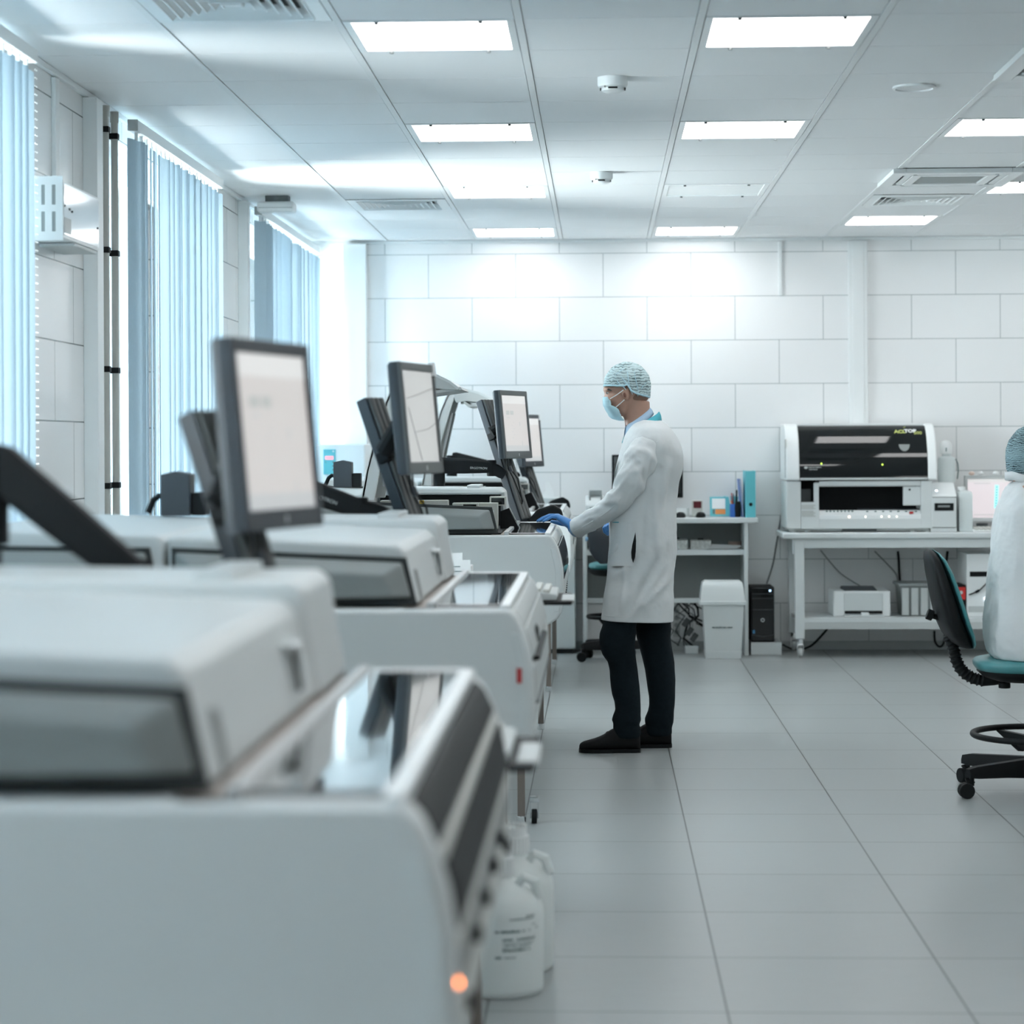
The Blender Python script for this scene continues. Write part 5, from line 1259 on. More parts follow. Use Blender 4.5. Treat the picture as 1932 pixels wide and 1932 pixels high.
for za, zb_ in ((757.5, 758.5), (766.8, 767.6)):
    pts = []
    for k in range(17):
        a = math.pi * (k / 16 - .5)
        f = Q(1138.0 if za < 760 else 1139.2, za); e_ = Q(1152 if za < 760 else 1158, za)
        pts.append(V((e_.x + (f.x - e_.x) * abs(math.cos(a)) ** .7 - .0012, YM + (.0575 if za < 760 else .067) * math.copysign(abs(math.sin(a)) ** .85, math.sin(a)), f.z)))
    obj('mask_pleat', G().tube(pts, .0012, 6), M['mask'], msk)
for s in (-1, 1):
    a, b, c = Q(1151, 753, 0), Q(1163, 746), Q(1176, 736.5)
    obj('ear_loop', G().tube([(a.x, YM + s * .056, a.z), (b.x, YM + s * .078, b.z), (c.x, YM + s * .086, c.z)], .0022, 8), M['paper'], msk)
    a, b, c = Q(1162, 768.5), Q(1170, 762), Q(1177.5, 755)
    obj('ear_loop', G().tube([(a.x, YM + s * .071, a.z), (b.x, YM + s * .080, b.z), (c.x, YM + s * .088, c.z)], .0022, 8), M['paper'], msk)
# hairnet
def cap(c, r, rim, g=None, n=64, m=40, seed=0, amp=.0035):
    """gathered cap: an oval shell cut along a rim line given by rim(x,|y|)"""
    t = bmesh.new(); bmesh.ops.create_uvsphere(t, u_segments=n, v_segments=m, radius=1)
    for v in t.verts:
        if v.co.z < 0:
            k = (1 - min(1, abs(v.co.z)) ** 3) ** (1 / 3) / max(1e-3, math.sqrt(max(1e-6, 1 - v.co.z ** 2))); v.co.x *= k; v.co.y *= k
    for v in t.verts: v.co = V((c[0] + v.co.x * r[0], c[1] + v.co.y * r[1], c[2] + v.co.z * r[2]))
    dele = [v for v in t.verts if v.co.z < rim(v.co.x, abs(v.co.y - c[1])) - .008]
    bmesh.ops.delete(t, geom=dele, context='VERTS')
    t.normal_update()
    for v in t.verts:
        z = rim(v.co.x, abs(v.co.y - c[1]))
        if v.is_boundary: v.co.z = max(v.co.z, z)
        a = math.atan2(v.co.y - c[1], v.co.x - c[0]); d = max(0, v.co.z - z)
        v.co += v.normal * (amp * math.sin(a * 26 + seed) * math.exp(-d * 14) + .0035 * noise.noise(v.co * 38 + V((seed, 0, 0))))
    q = G(); m_ = bpy.data.meshes.new('c'); t.to_mesh(m_); t.free(); q.b.from_mesh(m_); bpy.data.meshes.remove(m_)
    return q
rx = [(Q(1137, 0).x, Q(0, 735).z), (Q(1143, 0).x, Q(0, 735).z), (Q(1172, 0).x, Q(0, 737).z), (Q(1181, 0).x, Q(0, 734).z), (Q(1187, 0).x, Q(0, 746).z), (Q(1197, 0).x, Q(0, 751).z), (Q(1221, 0).x, Q(0, 757).z), (Q(1232, 0).x, Q(0, 757).z)]
def rim(x, y):
    for (xa, za), (xb, zb_) in zip(rx, rx[1:]):
        if xa <= x <= xb: return za + (zb_ - za) * (x - xa) / (xb - xa)
    return rx[0][1] if x < rx[0][0] else rx[-1][1]
cc = Q(1183.5, 727)
hn = obj('hairnet', cap((cc.x, YM, cc.z), (.1075, .090, .108), rim), M['net'], man, 80)
sd = hn.modifiers.new('thickness', 'SOLIDIFY'); sd.thickness = .0015
pts = []
for k in range(41):
    a = 2 * math.pi * k / 40; x = cc.x + .1075 * math.cos(a) * .985; y = .090 * math.sin(a)
    for _ in range(3):
        z = rim(x, abs(y)); f = (max(.05, 1 - abs((z - cc.z) / .108) ** 3)) ** (1 / 3); x = cc.x + .1075 * math.cos(a) * f; y = .090 * math.sin(a) * f
    pts.append((x, YM + y, rim(x, abs(y)) + .002))
obj('elastic_edge', G().tube(pts, [.0042 + .0012 * (k % 2) for k in range(41)], 8), M['mask'], hn)
for line in (((1161, 712), (1166, 723), (1177, 732), (1186, 743)), ((1172, 712), (1180, 722), (1188, 732), (1193, 745)), ((1183, 702), (1185, 716), (1187, 730)), ((1196, 703), (1199, 718), (1203, 735), (1203, 748)), ((1220, 721), (1212, 730), (1206, 741)), ((1186, 690), (1172, 700), (1160, 708))):
    pts = []
    for px_, py_ in line:
        p = Q(px_, py_); u = ((p.x - cc.x) / .1075) ** 2 + ((p.z - cc.z) / .108) ** 2
        pts.append((p.x, YM - .0915 * math.sqrt(max(.02, 1 - u)), p.z))
    obj('gather', G().tube(pts, [.0012] + [.0022] * (len(pts) - 2) + [.0014], 6), M['mask'], hn)
# lab coat
cr = [(793, 1204, 1247, .090), (799, 1193, 1255, .128), (808, 1186, 1264, .172), (818, 1181, 1271, .190), (834, 1175, 1279.5, .203), (858, 1170, 1286, .204), (880, 1165, 1287, .196), (908, 1159.5, 1281, .186), (932, 1155, 1277.5, .178), (960, 1151.5, 1275.5, .174), (985, 1150, 1275, .175), (1026, 1149.5, 1275.5, .178), (1050, 1147.5, 1274.5, .180), (1075, 1145, 1272.5, .183), (1106, 1142, 1270.5, .186), (1135, 1139.5, 1269, .189), (1160, 1137, 1268, .191), (1169, 1136, 1267.8, .192)]
rings = []
for y, a, b, h in cr:
    pa, pb = Q(a, y), Q(b, y)
    rings.append(ring(((pa.x + pb.x) / 2, YM, pa.z), (pb.x - pa.x) / 2, h, 44, 3.0 if y > 1120 else 2.35 if y > 830 else 2.1))
zt = Q(0, 1163).z; zb_ = Q(0, 1171).z
g = G().loft(rings, cap=False)
subdiv(g, 1); subdiv(g, 1)
def cw(p): return min(1, max(.12, (Q(0, 800).z - p.z) / .12))
b = g.b; b.normal_update()
fold = [((1236, 1052), (1184, 1155), .012, -.010), ((1262, 1085), (1200, 1150), .014, .010), ((1245, 1075), (1192, 1150), .010, .007), ((1184, 1065), (1160, 1082), .010, .007), ((1170, 1020), (1160, 1042), .014, .006), ((1188, 1050), (1164, 1058), .008, -.005),
        ((1258, 870), (1240, 990), .020, .006), ((1272, 870), (1252, 960), .012, -.005), ((1186, 990), (1172, 1150), .010, .004), ((1250, 1000), (1236, 1060), .022, .005), ((1216, 930), (1206, 1040), .016, -.004), ((1231, 905), (1238, 1040), .015, .004)]
for v in b.verts:
    p = v.co; d = 0
    if p.y < YM + .03:
        for (xa, ya), (xb, yb), w, amp in fold:
            A, B = Q(xa, ya), Q(xb, yb); A = V((A.x, 0, A.z)); B = V((B.x, 0, B.z)); pp = V((p.x, 0, p.z))
            u = max(0, min(1, (pp - A).dot(B - A) / (B - A).length_squared)); dist = (pp - (A + (B - A) * u)).length
            d += amp * math.exp(-(dist / w) ** 2) * math.sin(math.pi * (.12 + .76 * u))
    d = d * 2.2 + .007 * noise.noise(V((p.x * 9, p.y * 9, p.z * 3.2))) + .003 * noise.noise(p * 20) + .012 * (.35 - abs(noise.noise(V((p.x * 6.5 + p.z * 3, p.y * 6, p.z * 4.2 - p.x * 2)))))
    v.co += v.normal * d * cw(p)
    if p.z < Q(0, 1164).z: v.co.z += .004 * (p.x - Q(1200, 0).x) / -.15
ct = obj('lab_coat', g, M['coat'], man, 70)
sd = ct.modifiers.new('thickness', 'SOLIDIFY'); sd.thickness = .003; sd.offset = -1
def surf(px_, py_, off=.0):
    """point on the near side of the coat"""
    y = py_
    for (ya, a0, b0, h0), (yb, a1, b1, h1) in zip(cr, cr[1:]):
        if ya <= y <= yb:
            f = (y - ya) / (yb - ya); a, b_, h = a0 + (a1 - a0) * f, b0 + (b1 - b0) * f, h0 + (h1 - h0) * f
            p = Q(px_, y); ca, cb = Q(a, y).x, Q(b_, y).x; u = abs((p.x - (ca + cb) / 2) / ((cb - ca) / 2))
            dy = -h * max(.0, 1 - min(1, u) ** 2.35) ** (1 / 2.35) - off
            return P(px_, y, YM + dy)
# through-slit, pocket, seams, hem
sl = [(1199, 1004), (1200, 1020), (1199.5, 1040), (1198, 1052), (1194.5, 1062), (1191.5, 1053), (1191, 1042), (1193, 1028), (1196, 1012)]
o1 = [surf(a, b_, .0165) for a, b_ in sl]; o2 = [p + V((0, .006, 0)) for p in o1]
obj('pocket_slit', G().loft([o1, o2]), M['black'], ct)
g = G()
for pts in ([(1199.5, 1003), (1201.2, 1020), (1200.8, 1041), (1199.4, 1053)], [(1198, 1003), (1192, 1028), (1189.6, 1042), (1190.2, 1054), (1193.5, 1063)]):
    g.tube([surf(a, b_, .0165) for a, b_ in pts], .0024, 6)
obj('slit_welt', g, M['coat'], ct)
obj('patch_pocket', G().loft([[surf(x, y, .009 - .001 * (x < 1156)) for x in (1153, 1160, 1170, 1180, 1196)] for y in (986, 990, 1010, 1030, 1050, 1068)], cap=False, closed=False), M['coat'], ct)
obj('pocket_lining', G().tube([surf(x, 985.5, .009) for x in (1156, 1162, 1167)], .0022, 6), M['tealc'], ct)
g = G()
pts = [Q(x, y) for x, y in ((1236, 834), (1246, 829), (1258, 827), (1270, 829), (1279, 832))]
g.tube([surf(1238 + i * 5, 834 - 6 * math.sin(math.pi * i / 7), .002) for i in range(8)], .0014, 6)
obj('yoke_seam', g, M['coat'], ct)
pts = []
for k in range(45):
    a = 2 * math.pi * (k % 44) / 44; r = rings[-2]; pts.append(r[k % 44])
cxy = V(((Q(1137, 1160).x + Q(1268, 1160).x) / 2, YM, 0))
obj('hem_stitch', G().tube([V((cxy.x + (p.x - cxy.x) * 1.012, YM + (p.y - YM) * 1.012, p.z + .006)) for p in pts], .0012, 6), M['coat'], ct)
obj('breast_pocket', G().loft([[Q(x, y, -.07 + d) for d in (0, .05)] for x, y in ((1160.5, 868), (1158.8, 890), (1157, 915))], cap=False, closed=False), M['coat'], ct)
# sleeves
def sleeve(cen, rad, seed, name, cuff):
    cen = [V(c) for c in cen]; q, rr = [], []
    for i in range(len(cen) - 1):
        p0, p1, p2, p3 = cen[max(i - 1, 0)], cen[i], cen[i + 1], cen[min(i + 2, len(cen) - 1)]
        for k in range(14):
            u = k / 14
            q.append(.5 * ((2 * p1) + (p2 - p0) * u + (2 * p0 - 5 * p1 + 4 * p2 - p3) * u * u + (3 * p1 - p0 - 3 * p2 + p3) * u ** 3)); rr.append(rad[i] + (rad[i + 1] - rad[i]) * u)
    q.append(cen[-1]); rr.append(rad[-1])
    g = G(); rings = []
    up = V((0, -1, 0))
    for i, p in enumerate(q):
        d = (q[min(i + 1, len(q) - 1)] - q[max(i - 1, 0)]).normalized(); w = d.cross(up).normalized(); u2 = w.cross(d)
        t_ = i / (len(q) - 1)
        rg = []
        for k in range(44):
            a = 2 * math.pi * k / 44
            r = rr[i] * (1 + .085 * math.sin(t_ * 38 + 2.0 * math.sin(a) + seed) * (math.exp(-((t_ - .5) / .22) ** 2)) + .02 * math.sin(t_ * 60 + a * 2))
            pt = p + w * r * math.cos(a) + u2 * r * .95 * math.sin(a)
            al = t_ * .62
            cr_ = .5 - abs(noise.noise(V((al * 17 + math.sin(a) * 1.4 + seed, math.cos(a) * 1.3, math.sin(a) * 1.3)))) * 2.2
            r += (.0085 * cr_ * (.35 + math.exp(-((t_ - .52) / .25) ** 2)))
            rg.append(p + w * r * math.cos(a) + u2 * r * .95 * math.sin(a))
        rings.append(rg)
    g.loft(rings, cap=False)
    s = obj(name, g, M['coat'], man, 70)
    sd = s.modifiers.new('thickness', 'SOLIDIFY'); sd.thickness = .003; sd.offset = -1
    return s, q, rr
s1, q1, r1 = sleeve([Q(1236, 812, -.06), Q(1228, 834, -.13), Q(1212, 862, -.165), Q(1196, 895, -.185), Q(1178, 931, -.175), Q(1152, 958, -.12), Q(1118, 980, -.05), P(1088, 996, YM + .02)], [.045, .066, .078, .068, .061, .053, .049, .0465], 1., 'coat_sleeve', True)
g = G()
g.tube([p + V((-.010, -rr_ * 1.0, -.012)) for p, rr_ in list(zip(q1, r1))[58:]], .0013, 6)
obj('sleeve_seam', g, M['coat'], s1)
s2, q2, r2 = sleeve([Q(1236, 812, .06), Q(1230, 836, .13), Q(1222, 870, .185), Q(1216, 905, .205), Q(1210, 938, .205), Q(1194, 958, .19), Q(1172, 976, .165)], [.045, .066, .074, .066, .058, .052, .046], 2.2, 'coat_sleeve', False)
# collars
def collar(top, bot, m, nm, th, n=30):
    rs = []
    for (xa, ya, xb, yb, h) in (bot, top):
        A, B = Q(xa, ya), Q(xb, yb); c = (A + B) / 2; d = (B - A) / 2
        rs.append([c + d * math.cos(2 * math.pi * k / n) + V((0, h * math.sin(2 * math.pi * k / n), -.010 * abs(math.sin(2 * math.pi * k / n)))) for k in range(n)])
    mid = [p.lerp(q_, .5) + (p.lerp(q_, .5) - (sum(rs[0], V((0, 0, 0))) / n)).normalized() * .003 for p, q_ in zip(*rs)]
    o = obj(nm, G().loft([rs[0], mid, rs[1]], cap=False), M[m], man, 70)
    sd = o.modifiers.new('thickness', 'SOLIDIFY'); sd.thickness = th; sd.offset = 0
    return o
collar((1181.5, 801, 1226, 769.5, .064), (1178, 827, 1233, 781, .084), 'shirt', 'shirt_collar', .004)
collar((1186, 808, 1243, 777, .088), (1174, 836, 1247.5, 793, .138), 'tealc', 'coat_collar', .006)
obj('shirt_front', G().loft([[Q(1180, 801, d) for d in (-.02, .02)], [Q(1176, 815, d) for d in (-.03, .03)], [Q(1176, 829, d) for d in (-.025, .025)]], cap=False, closed=False), M['shirt'], man)
# trousers
def leg(rows, dy, nm, seed):
    rg = []
    for y, a, b, h in rows:
        pa, pb = Q(a, y, dy), Q(b, y, dy)
        rg.append(ring(((pa.x + pb.x) / 2, YM + dy, pa.z), (pb.x - pa.x) / 2, h, 26, 2.2))
    g = G().loft(rg); subdiv(g, 1)
    wrinkle(g, .004, (10, 10, 26), seed, lambda p: .35 + math.exp(-((p.z - .47) / .10) ** 2) + 1.2 * math.exp(-((p.z - .12) / .05) ** 2))
    return g
g = leg([(1085, 1162, 1202, .068), (1130, 1158, 1202, .072), (1160, 1148, 1202, .078), (1172, 1140, 1202, .084), (1184, 1135, 1201, .088), (1202, 1131, 1200, .09), (1225, 1133, 1198, .085), (1243, 1142, 1200, .080), (1247, 1146, 1201, .079), (1280, 1151, 1205, .074), (1310, 1155, 1208, .070), (1338, 1161, 1209, .066), (1350, 1157, 1209, .068), (1358, 1155, 1208.5, .068), (1366, 1158, 1205, .062), (1376, 1157, 1207, .058), (1392, 1164, 1207, .050)], NL, 'a', 3)
g2 = leg([(1085, 1198, 1250, .068), (1130, 1198, 1255, .072), (1160, 1198, 1260, .08), (1172, 1199, 1266, .088), (1200, 1201, 1265, .09), (1235, 1210, 1270, .082), (1265, 1217, 1273.5, .078), (1300, 1222, 1274, .073), (1330, 1225, 1273, .068), (1352, 1218, 1271, .068), (1358, 1217, 1271, .068), (1367, 1217, 1269, .062), (1378, 1214, 1268, .058), (1388, 1220, 1266, .05)], FL, 'b', 9)
m_ = bpy.data.meshes.new('x'); g2.b.to_mesh(m_); g.b.from_mesh(m_); bpy.data.meshes.remove(m_); g2.b.free()
seat = [ring(((Q(a, y).x + Q(b_, y).x) / 2, YM, Q(a, y).z), (Q(b_, y).x - Q(a, y).x) / 2, h, 26, 2.3) for y, a, b_, h in ((985, 1166, 1262, .14), (1040, 1164, 1262, .15), (1090, 1162, 1256, .15), (1128, 1162, 1250, .145))]
g.loft(seat)
obj('trousers', remesh(g, .007, 2), M['jeans'], man, 180)
# loafers
def shoe(px_toe, px_heel, py, dy):
    a, b_ = Q(px_toe, py, dy), Q(px_heel, py, dy); ln = b_.x - a.x; cy_ = YM + dy
    prof = [(0, .012, .010, .018), (.03, .030, .026, .030), (.12, .044, .034, .040), (.25, .050, .038, .050), (.40, .048, .040, .068), (.52, .044, .046, .090), (.62, .040, .052, .100), (.78, .037, .050, .098), (.92, .036, .046, .086), (.985, .028, .040, .070), (1, .016, .03, .05)]
    rg = []
    for u, w, _, h in prof:
        x = a.x + ln * u
        rg.append([V((x, cy_ + w * math.copysign(abs(math.cos(t)) ** .75, math.cos(t)), .012 + max(0, h * (.5 + .5 * math.sin(t)) ** .9))) for t in [2 * math.pi * k / 20 - math.pi / 2 for k in range(20)]])
    u = G().loft(rg); subdiv(u, 1)
    s = obj('shoe', u, M['shoe'], man, 70)
    rg = []
    for u, w, _, h in prof:
        x = a.x - .002 + (ln + .004) * u
        rg.append([V((x, cy_ + (w + .003) * c, z)) for c, z in ((-1, .0006), (1, .0006), (1, .016), (-1, .016))])
    obj('sole', G().loft(rg), M['black'], s)
    v = [V((a.x + ln * q_, cy_ + y_, z_)) for q_, y_, z_ in ((.42, -.038, .060), (.46, -.02, .083), (.48, 0, .089), (.46, .02, .083), (.42, .038, .060))]
    obj('strap', G().tube(v, [(.008, .003)] * 5, 8), M['black'], s)
shoe(1093, 1208, 1416, NL); shoe(1156, 1267, 1409, FL)
# gloved hand on the glass cover: palm, five bent fingers, thumb from the side of the palm
def T(px_, py_, dy): return P(px_, py_, YM + dy)
def hand_on_glass():
    g = G()
    W = T(1084, 995, .035)                       # wrist
    K = [T(1052, 974.5, .055), T(1053, 972.5, .075), T(1054, 973, .095), T(1056, 976, .113)]   # knuckles near->far (little finger near)
    limb(g, [W + V((.02, 0, -.006)), W], [.036, .034])
    pc = [W, T(1071, 987, .055), T(1060, 980, .075)]
    rg = []
    for p, a, b_ in ((W, .027, .031), (T(1075, 989, .05), .023, .036), (T(1064, 982, .07), .019, .041), (T(1055, 976.5, .083), .015, .042), (T(1051, 975, .086), .011, .038)):
        d = (T(1051, 975, .086) - W).normalized(); s = V((0, 1, 0)); n = d.cross(s).normalized(); s = n.cross(d)
        rg.append([p + n * a * math.cos(2 * math.pi * k / 18) + s * b_ * math.sin(2 * math.pi * k / 18) for k in range(18)])
    g.loft(rg)
    # little, ring, middle, index
    tips = [[T(1041, 975, .05), T(1031, 980.5, .048), T(1025, 983.6, .047)], [T(1038, 972.5, .07), T(1026, 978, .068), T(1018, 983, .066)],
            [T(1037, 972.5, .093), T(1023, 978, .093), T(1014.5, 983, .092)], [T(1040, 974.5, .113), T(1028, 979, .114), T(1020, 983, .115)]]
    rad = [(.0085, .0080, .0075, .0062), (.0093, .0088, .0082, .0068), (.0097, .0091, .0085, .0070), (.0095, .009, .0083, .0068)]
    for k, t_, r in zip(K, tips, rad): finger(g, [k] + t_, r)
    finger(g, [T(1072, 989, .085), T(1060, 988, .118), T(1049, 985.5, .135), T(1041, 983.8, .142)], (.0135, .0115, .0098, .0078))
    return g
gl = obj('glove', remesh(hand_on_glass(), .0028, 3), M['glove'], man, 180)
W = T(1087, 996.5, .03); d = (T(1060, 982, .07) - W).normalized()
obj('glove_cuff', G().tube([W - d * .012, W, W + d * .014], [.039, .0385, .034], 24), mat('pale_glove_cuff', (.30, .47, .66), .5), gl)
g = G()
Wf = Q(1172, 976, .16)
limb(g, [Wf, Q(1162, 984, .13)], [.029, .030])
rg = []
d = (Q(1150, 988, .10) - Wf).normalized(); s = V((0, 1, 0)); n = d.cross(s).normalized(); s = n.cross(d)
for u, a, b_ in ((0, .026, .03), (.5, .022, .038), (.85, .017, .041), (1.05, .012, .038)):
    p = Q(1164, 981, .14).lerp(Q(1150, 988, .09), u)
    rg.append([p + n * a * math.cos(2 * math.pi * k / 18) + s * b_ * math.sin(2 * math.pi * k / 18) for k in range(18)])
g.loft(rg)
for i, (oy, ln, r) in enumerate(((.030, .055, .0082), (.010, .066, .009), (-.010, .070, .0093), (-.030, .064, .009))):
    a = Q(1151, 988, .09) + s * oy
    finger(g, [a, a + d * ln * .42 + V((.004, 0, -.004)), a + d * ln * .55 + V((.012, .006, -.020)), a + d * ln * .5 + V((.026, .012, -.034))], (r, r * .95, r * .88, r * .74))
a = Q(1162, 985, .10); finger(g, [a, a + V((-.018, -.022, -.010)), a + V((-.030, -.026, -.024)), a + V((-.034, -.022, -.040))], (.0135, .0115, .0098, .0078))
obj('glove', remesh(g, .0032, 3), M['glove'], man, 180)

# ------------------------------------------------------------------ seated person, cut by the right edge
YS = 9.17
def U(px_, py_, dy=0.): return P(px_, py_, YS + dy)
sit = thing('person', 'Person in a white gown and hairnet seated on the teal stool', 'person', (1.78, YS, .53))
g = G()
hx = U(1951, 858)
g.ell((hx.x, YS, hx.z), (.095, .076, .110), 28, 20); g.ell((hx.x + .035, YS, hx.z - .075), (.062, .058, .062), 22, 16)
g.ell((hx.x + .085, YS, hx.z - .02), (.02, .045, .02), 14, 10)
g.loft([ring((hx.x + .098, YS, hx.z - .022), .008, .008, 12), ring((hx.x + .104, YS, hx.z - .045), .016, .012, 12), ring((hx.x + .095, YS, hx.z - .065), .014, .014, 12)])
for s in (-1, 1): g.ell((hx.x + .0, YS + s * .08, hx.z - .03), (.016, .011, .030), 14, 10)
g.loft([ring((hx.x - .02, YS, hx.z - .06), .062, .058), ring((hx.x - .03, YS, hx.z - .12), .058, .058), ring((hx.x - .03, YS, hx.z - .19), .075, .10)])
tr = [(915, 1912, 1992, .16), (950, 1898, 2004, .19), (1000, 1890, 2006, .18), (1080, 1884, 2004, .165), (1150, 1880, 2004, .17), (1215, 1878, 2008, .185), (1243, 1886, 2004, .18)]
g.loft([ring(((U(a, y).x + U(b_, y).x) / 2, YS, U(a, y).z), (U(b_, y).x - U(a, y).x) / 2, h, 26, 2.3) for y, a, b_, h in tr])
zs_ = U(0, 1243).z
for s in (-1, 1):
    hp = V((1.86, YS + s * .09, zs_ + .075)); kn = V((2.27, YS + s * .12, zs_ + .06)); an = V((2.10, YS + s * .12, .30))
    limb(g, [hp, kn, an], [.085, .060, .040]); limb(g, [an, (an.x + .06, an.y, .262), (an.x + .15, an.y, .255)], [.038, .032, .024])
    sh = V((1.80, YS + s * .175, U(0, 945).z)); el = V((1.92, YS + s * .21, U(0, 1080).z)); wr = V((2.15, YS + s * .14, U(0, 1120).z))
    limb(g, [sh, el, wr], [.052, .040, .028])
    hd = wr + V((.085, -s * .015, -.010)); limb(g, [wr, wr + V((.05, -s * .01, -.004)), hd], [.028, .036, .030])
    for i in range(4):
        a = hd + V((.01, (i - 1.5) * .017, 0)); finger(g, [a, a + V((.032, 0, -.006)), a + V((.052, 0, -.02)), a + V((.058, 0, -.036))], (.0088, .0085, .008, .0065))
    a = wr + V((.045, -s * .03, .0)); finger(g, [a, a + V((.03, -s * .022, -.004)), a + V((.055, -s * .026, -.012))], (.012, .0105, .0085))
obj('body', remesh(g, .007, 4), M['skin'], sit, 180)
hcx = (hx.x - .004, YS, hx.z + .004)
rz = [(hx.x - .2, U(0, 903).z), (hx.x - .06, U(0, 906).z), (hx.x - .01, U(0, 890).z), (hx.x + .03, U(0, 868).z), (hx.x + .2, U(0, 850).z)]
def rim2(x, y):
    for (xa, za), (xb, zb_) in zip(rz, rz[1:]):
        if xa <= x <= xb: return za + (zb_ - za) * (x - xa) / (xb - xa)
    return rz[-1][1]
hn = obj('hairnet', cap(hcx, (.108, .092, .118), rim2, seed=3), M['net2'], sit, 80)
sd = hn.modifiers.new('thickness', 'SOLIDIFY'); sd.thickness = .0015
obj('hair', G().ell((hx.x - .04, YS, hx.z - .075), (.055, .062, .045), 20, 14), M['hair'], sit)
for s in (-1, 1):
    obj('eye', G().ell((hx.x + .088, YS + s * .030, hx.z - .020), (.009, .011, .007), 12, 8), M['paper'], sit)
gr = [(904, 1915, 1968, .075), (912, 1904, 1980, .10), (922, 1897, 1990, .150), (940, 1889, 2000, .190), (965, 1881, 2008, .205), (1000, 1875, 2012, .205), (1050, 1869, 2012, .200), (1100, 1864, 2012, .198), (1150, 1858, 2014, .203), (1190, 1855.5, 2018, .212), (1215, 1858, 2020, .216), (1232, 1864, 2020, .212), (1243.5, 1876, 2016, .20)]
rg = []
for y, a, b_, h in gr:
    pa, pb = U(a, y), U(b_, y); rg.append(ring(((pa.x + pb.x) / 2, YS, pa.z), (pb.x - pa.x) / 2, h, 44, 2.3))
g = G().loft(rg, cap=False); subdiv(g, 1); subdiv(g, 1)
b = g.b; b.normal_update()
for v in b.verts:
    p = v.co
    v.co += v.normal * (.012 * noise.noise(V((p.x * 6, p.y * 6, p.z * 5))) + .014 * (.5 - abs(noise.noise(V((p.x * 11, p.y * 11, p.z * 8))))) + .007 * (.5 - abs(noise.noise(p * 24))) - .007)
    v.co.z = max(v.co.z, zs_ + .002)
gw = obj('gown', g, M['gown'], sit, 70)
sd = gw.modifiers.new('thickness', 'SOLIDIFY'); sd.thickness = .002; sd.offset = -1
g = G().loft([[V((hx.x - .035 + .082 * math.cos(2 * math.pi * k / 30), YS + .082 * math.sin(2 * math.pi * k / 30), U(0, yy).z + .012 * math.cos(2 * math.pi * k / 30) * -1 + .003 * math.sin(5 * k))) for k in range(30)] for yy in (919, 910, 903)], cap=False)
cl = obj('gown_collar', g, M['gown'], sit, 70); sd = cl.modifiers.new('thickness', 'SOLIDIFY'); sd.thickness = .002
g = G()
for s in (-1, 1):
    hp = V((1.84, YS + s * .09, zs_ + .085)); kn = V((2.27, YS + s * .12, zs_ + .065)); an = V((2.12, YS + s * .12, .36))
    limb(g, [hp, kn, an], [.094, .078, .066])
obj('trousers', remesh(g, .008, 3), M['jeans'], sit, 180)
for s in (-1, 1):
    sh = V((1.80, YS + s * .165, U(0, 948).z)); el = V((1.92, YS + s * .21, U(0, 1080).z)); wr = V((2.13, YS + s * .145, U(0, 1118).z))
    g = G(); limb(g, [sh, el, wr], [.072, .058, .044]); obj('gown_sleeve', wrinkle(remesh(g, .008, 3), .008, (14, 14, 14), 4), M['gown'], sit, 180)
    obj('shoe', G().loft([ring((2.10 + .115, YS + s * .12, z), rx_, .046 * rx_ / .13 + .01, 20, 2.4) for z, rx_ in ((.2395, .125), (.25, .13), (.27, .125), (.295, .10), (.31, .075))]), M['shoe'], sit)

# ------------------------------------------------------------------ stools
def star_base(t, c, r, m, z0=.07, ang0=0, name='base'):
    hub = obj('hub', G().lathe([(.001, z0 - .012), (.045, z0 - .012), (.05, z0 + .0), (.048, z0 + .06), (.035, z0 + .075), (.001, z0 + .075)], (c[0], c[1], 0), 24), M[m], t)
    for k in range(5):
        a = ang0 + 2 * math.pi * k / 5; d = V((math.cos(a), math.sin(a), 0)); n = V((-d.y, d.x, 0)); o = V((c[0], c[1], 0))
        rg = []
        for u, w, zb, zt_ in ((.03, .032, z0 - .014, z0 + .066), (r * .5, .028, z0 - .002, z0 + .058), (r * .9, .026, z0 + .004, z0 + .050), (r, .019, z0 + .008, z0 + .042)):
            rg.append([o + d * u + n * w * sx + V((0, 0, z)) for sx, z in ((-1, zb), (1, zb), (1, (zb + zt_) / 2), (.6, zt_), (-.6, zt_), (-1, (zb + zt_) / 2))])
        lg = obj('leg', G().loft(rg), M[m], t)
        p = o + d * (r - .02); q_ = V((math.cos(a - .45), math.sin(a - .45), 0)); s_ = V((-q_.y, q_.x, 0))
        w_ = p + q_ * .022
        obj('caster', G().cyl(V((p.x, p.y, .05)), V((p.x, p.y, z0 + .018)), .010, 10).cyl(V((w_.x, w_.y, .0312)) - s_ * .026, V((w_.x, w_.y, .0312)) - s_ * .003, .0308, 18, .004).cyl(V((w_.x, w_.y, .0312)) + s_ * .003, V((w_.x, w_.y, .0312)) + s_ * .026, .0308, 18, .004)
            .tube([V((p.x, p.y, .052)), V(((p.x + w_.x) / 2, (p.y + w_.y) / 2, .066)), V((w_.x, w_.y, .064))], [(.022, .012), (.024, .010), (.020, .008)], 10), M[m], lg)
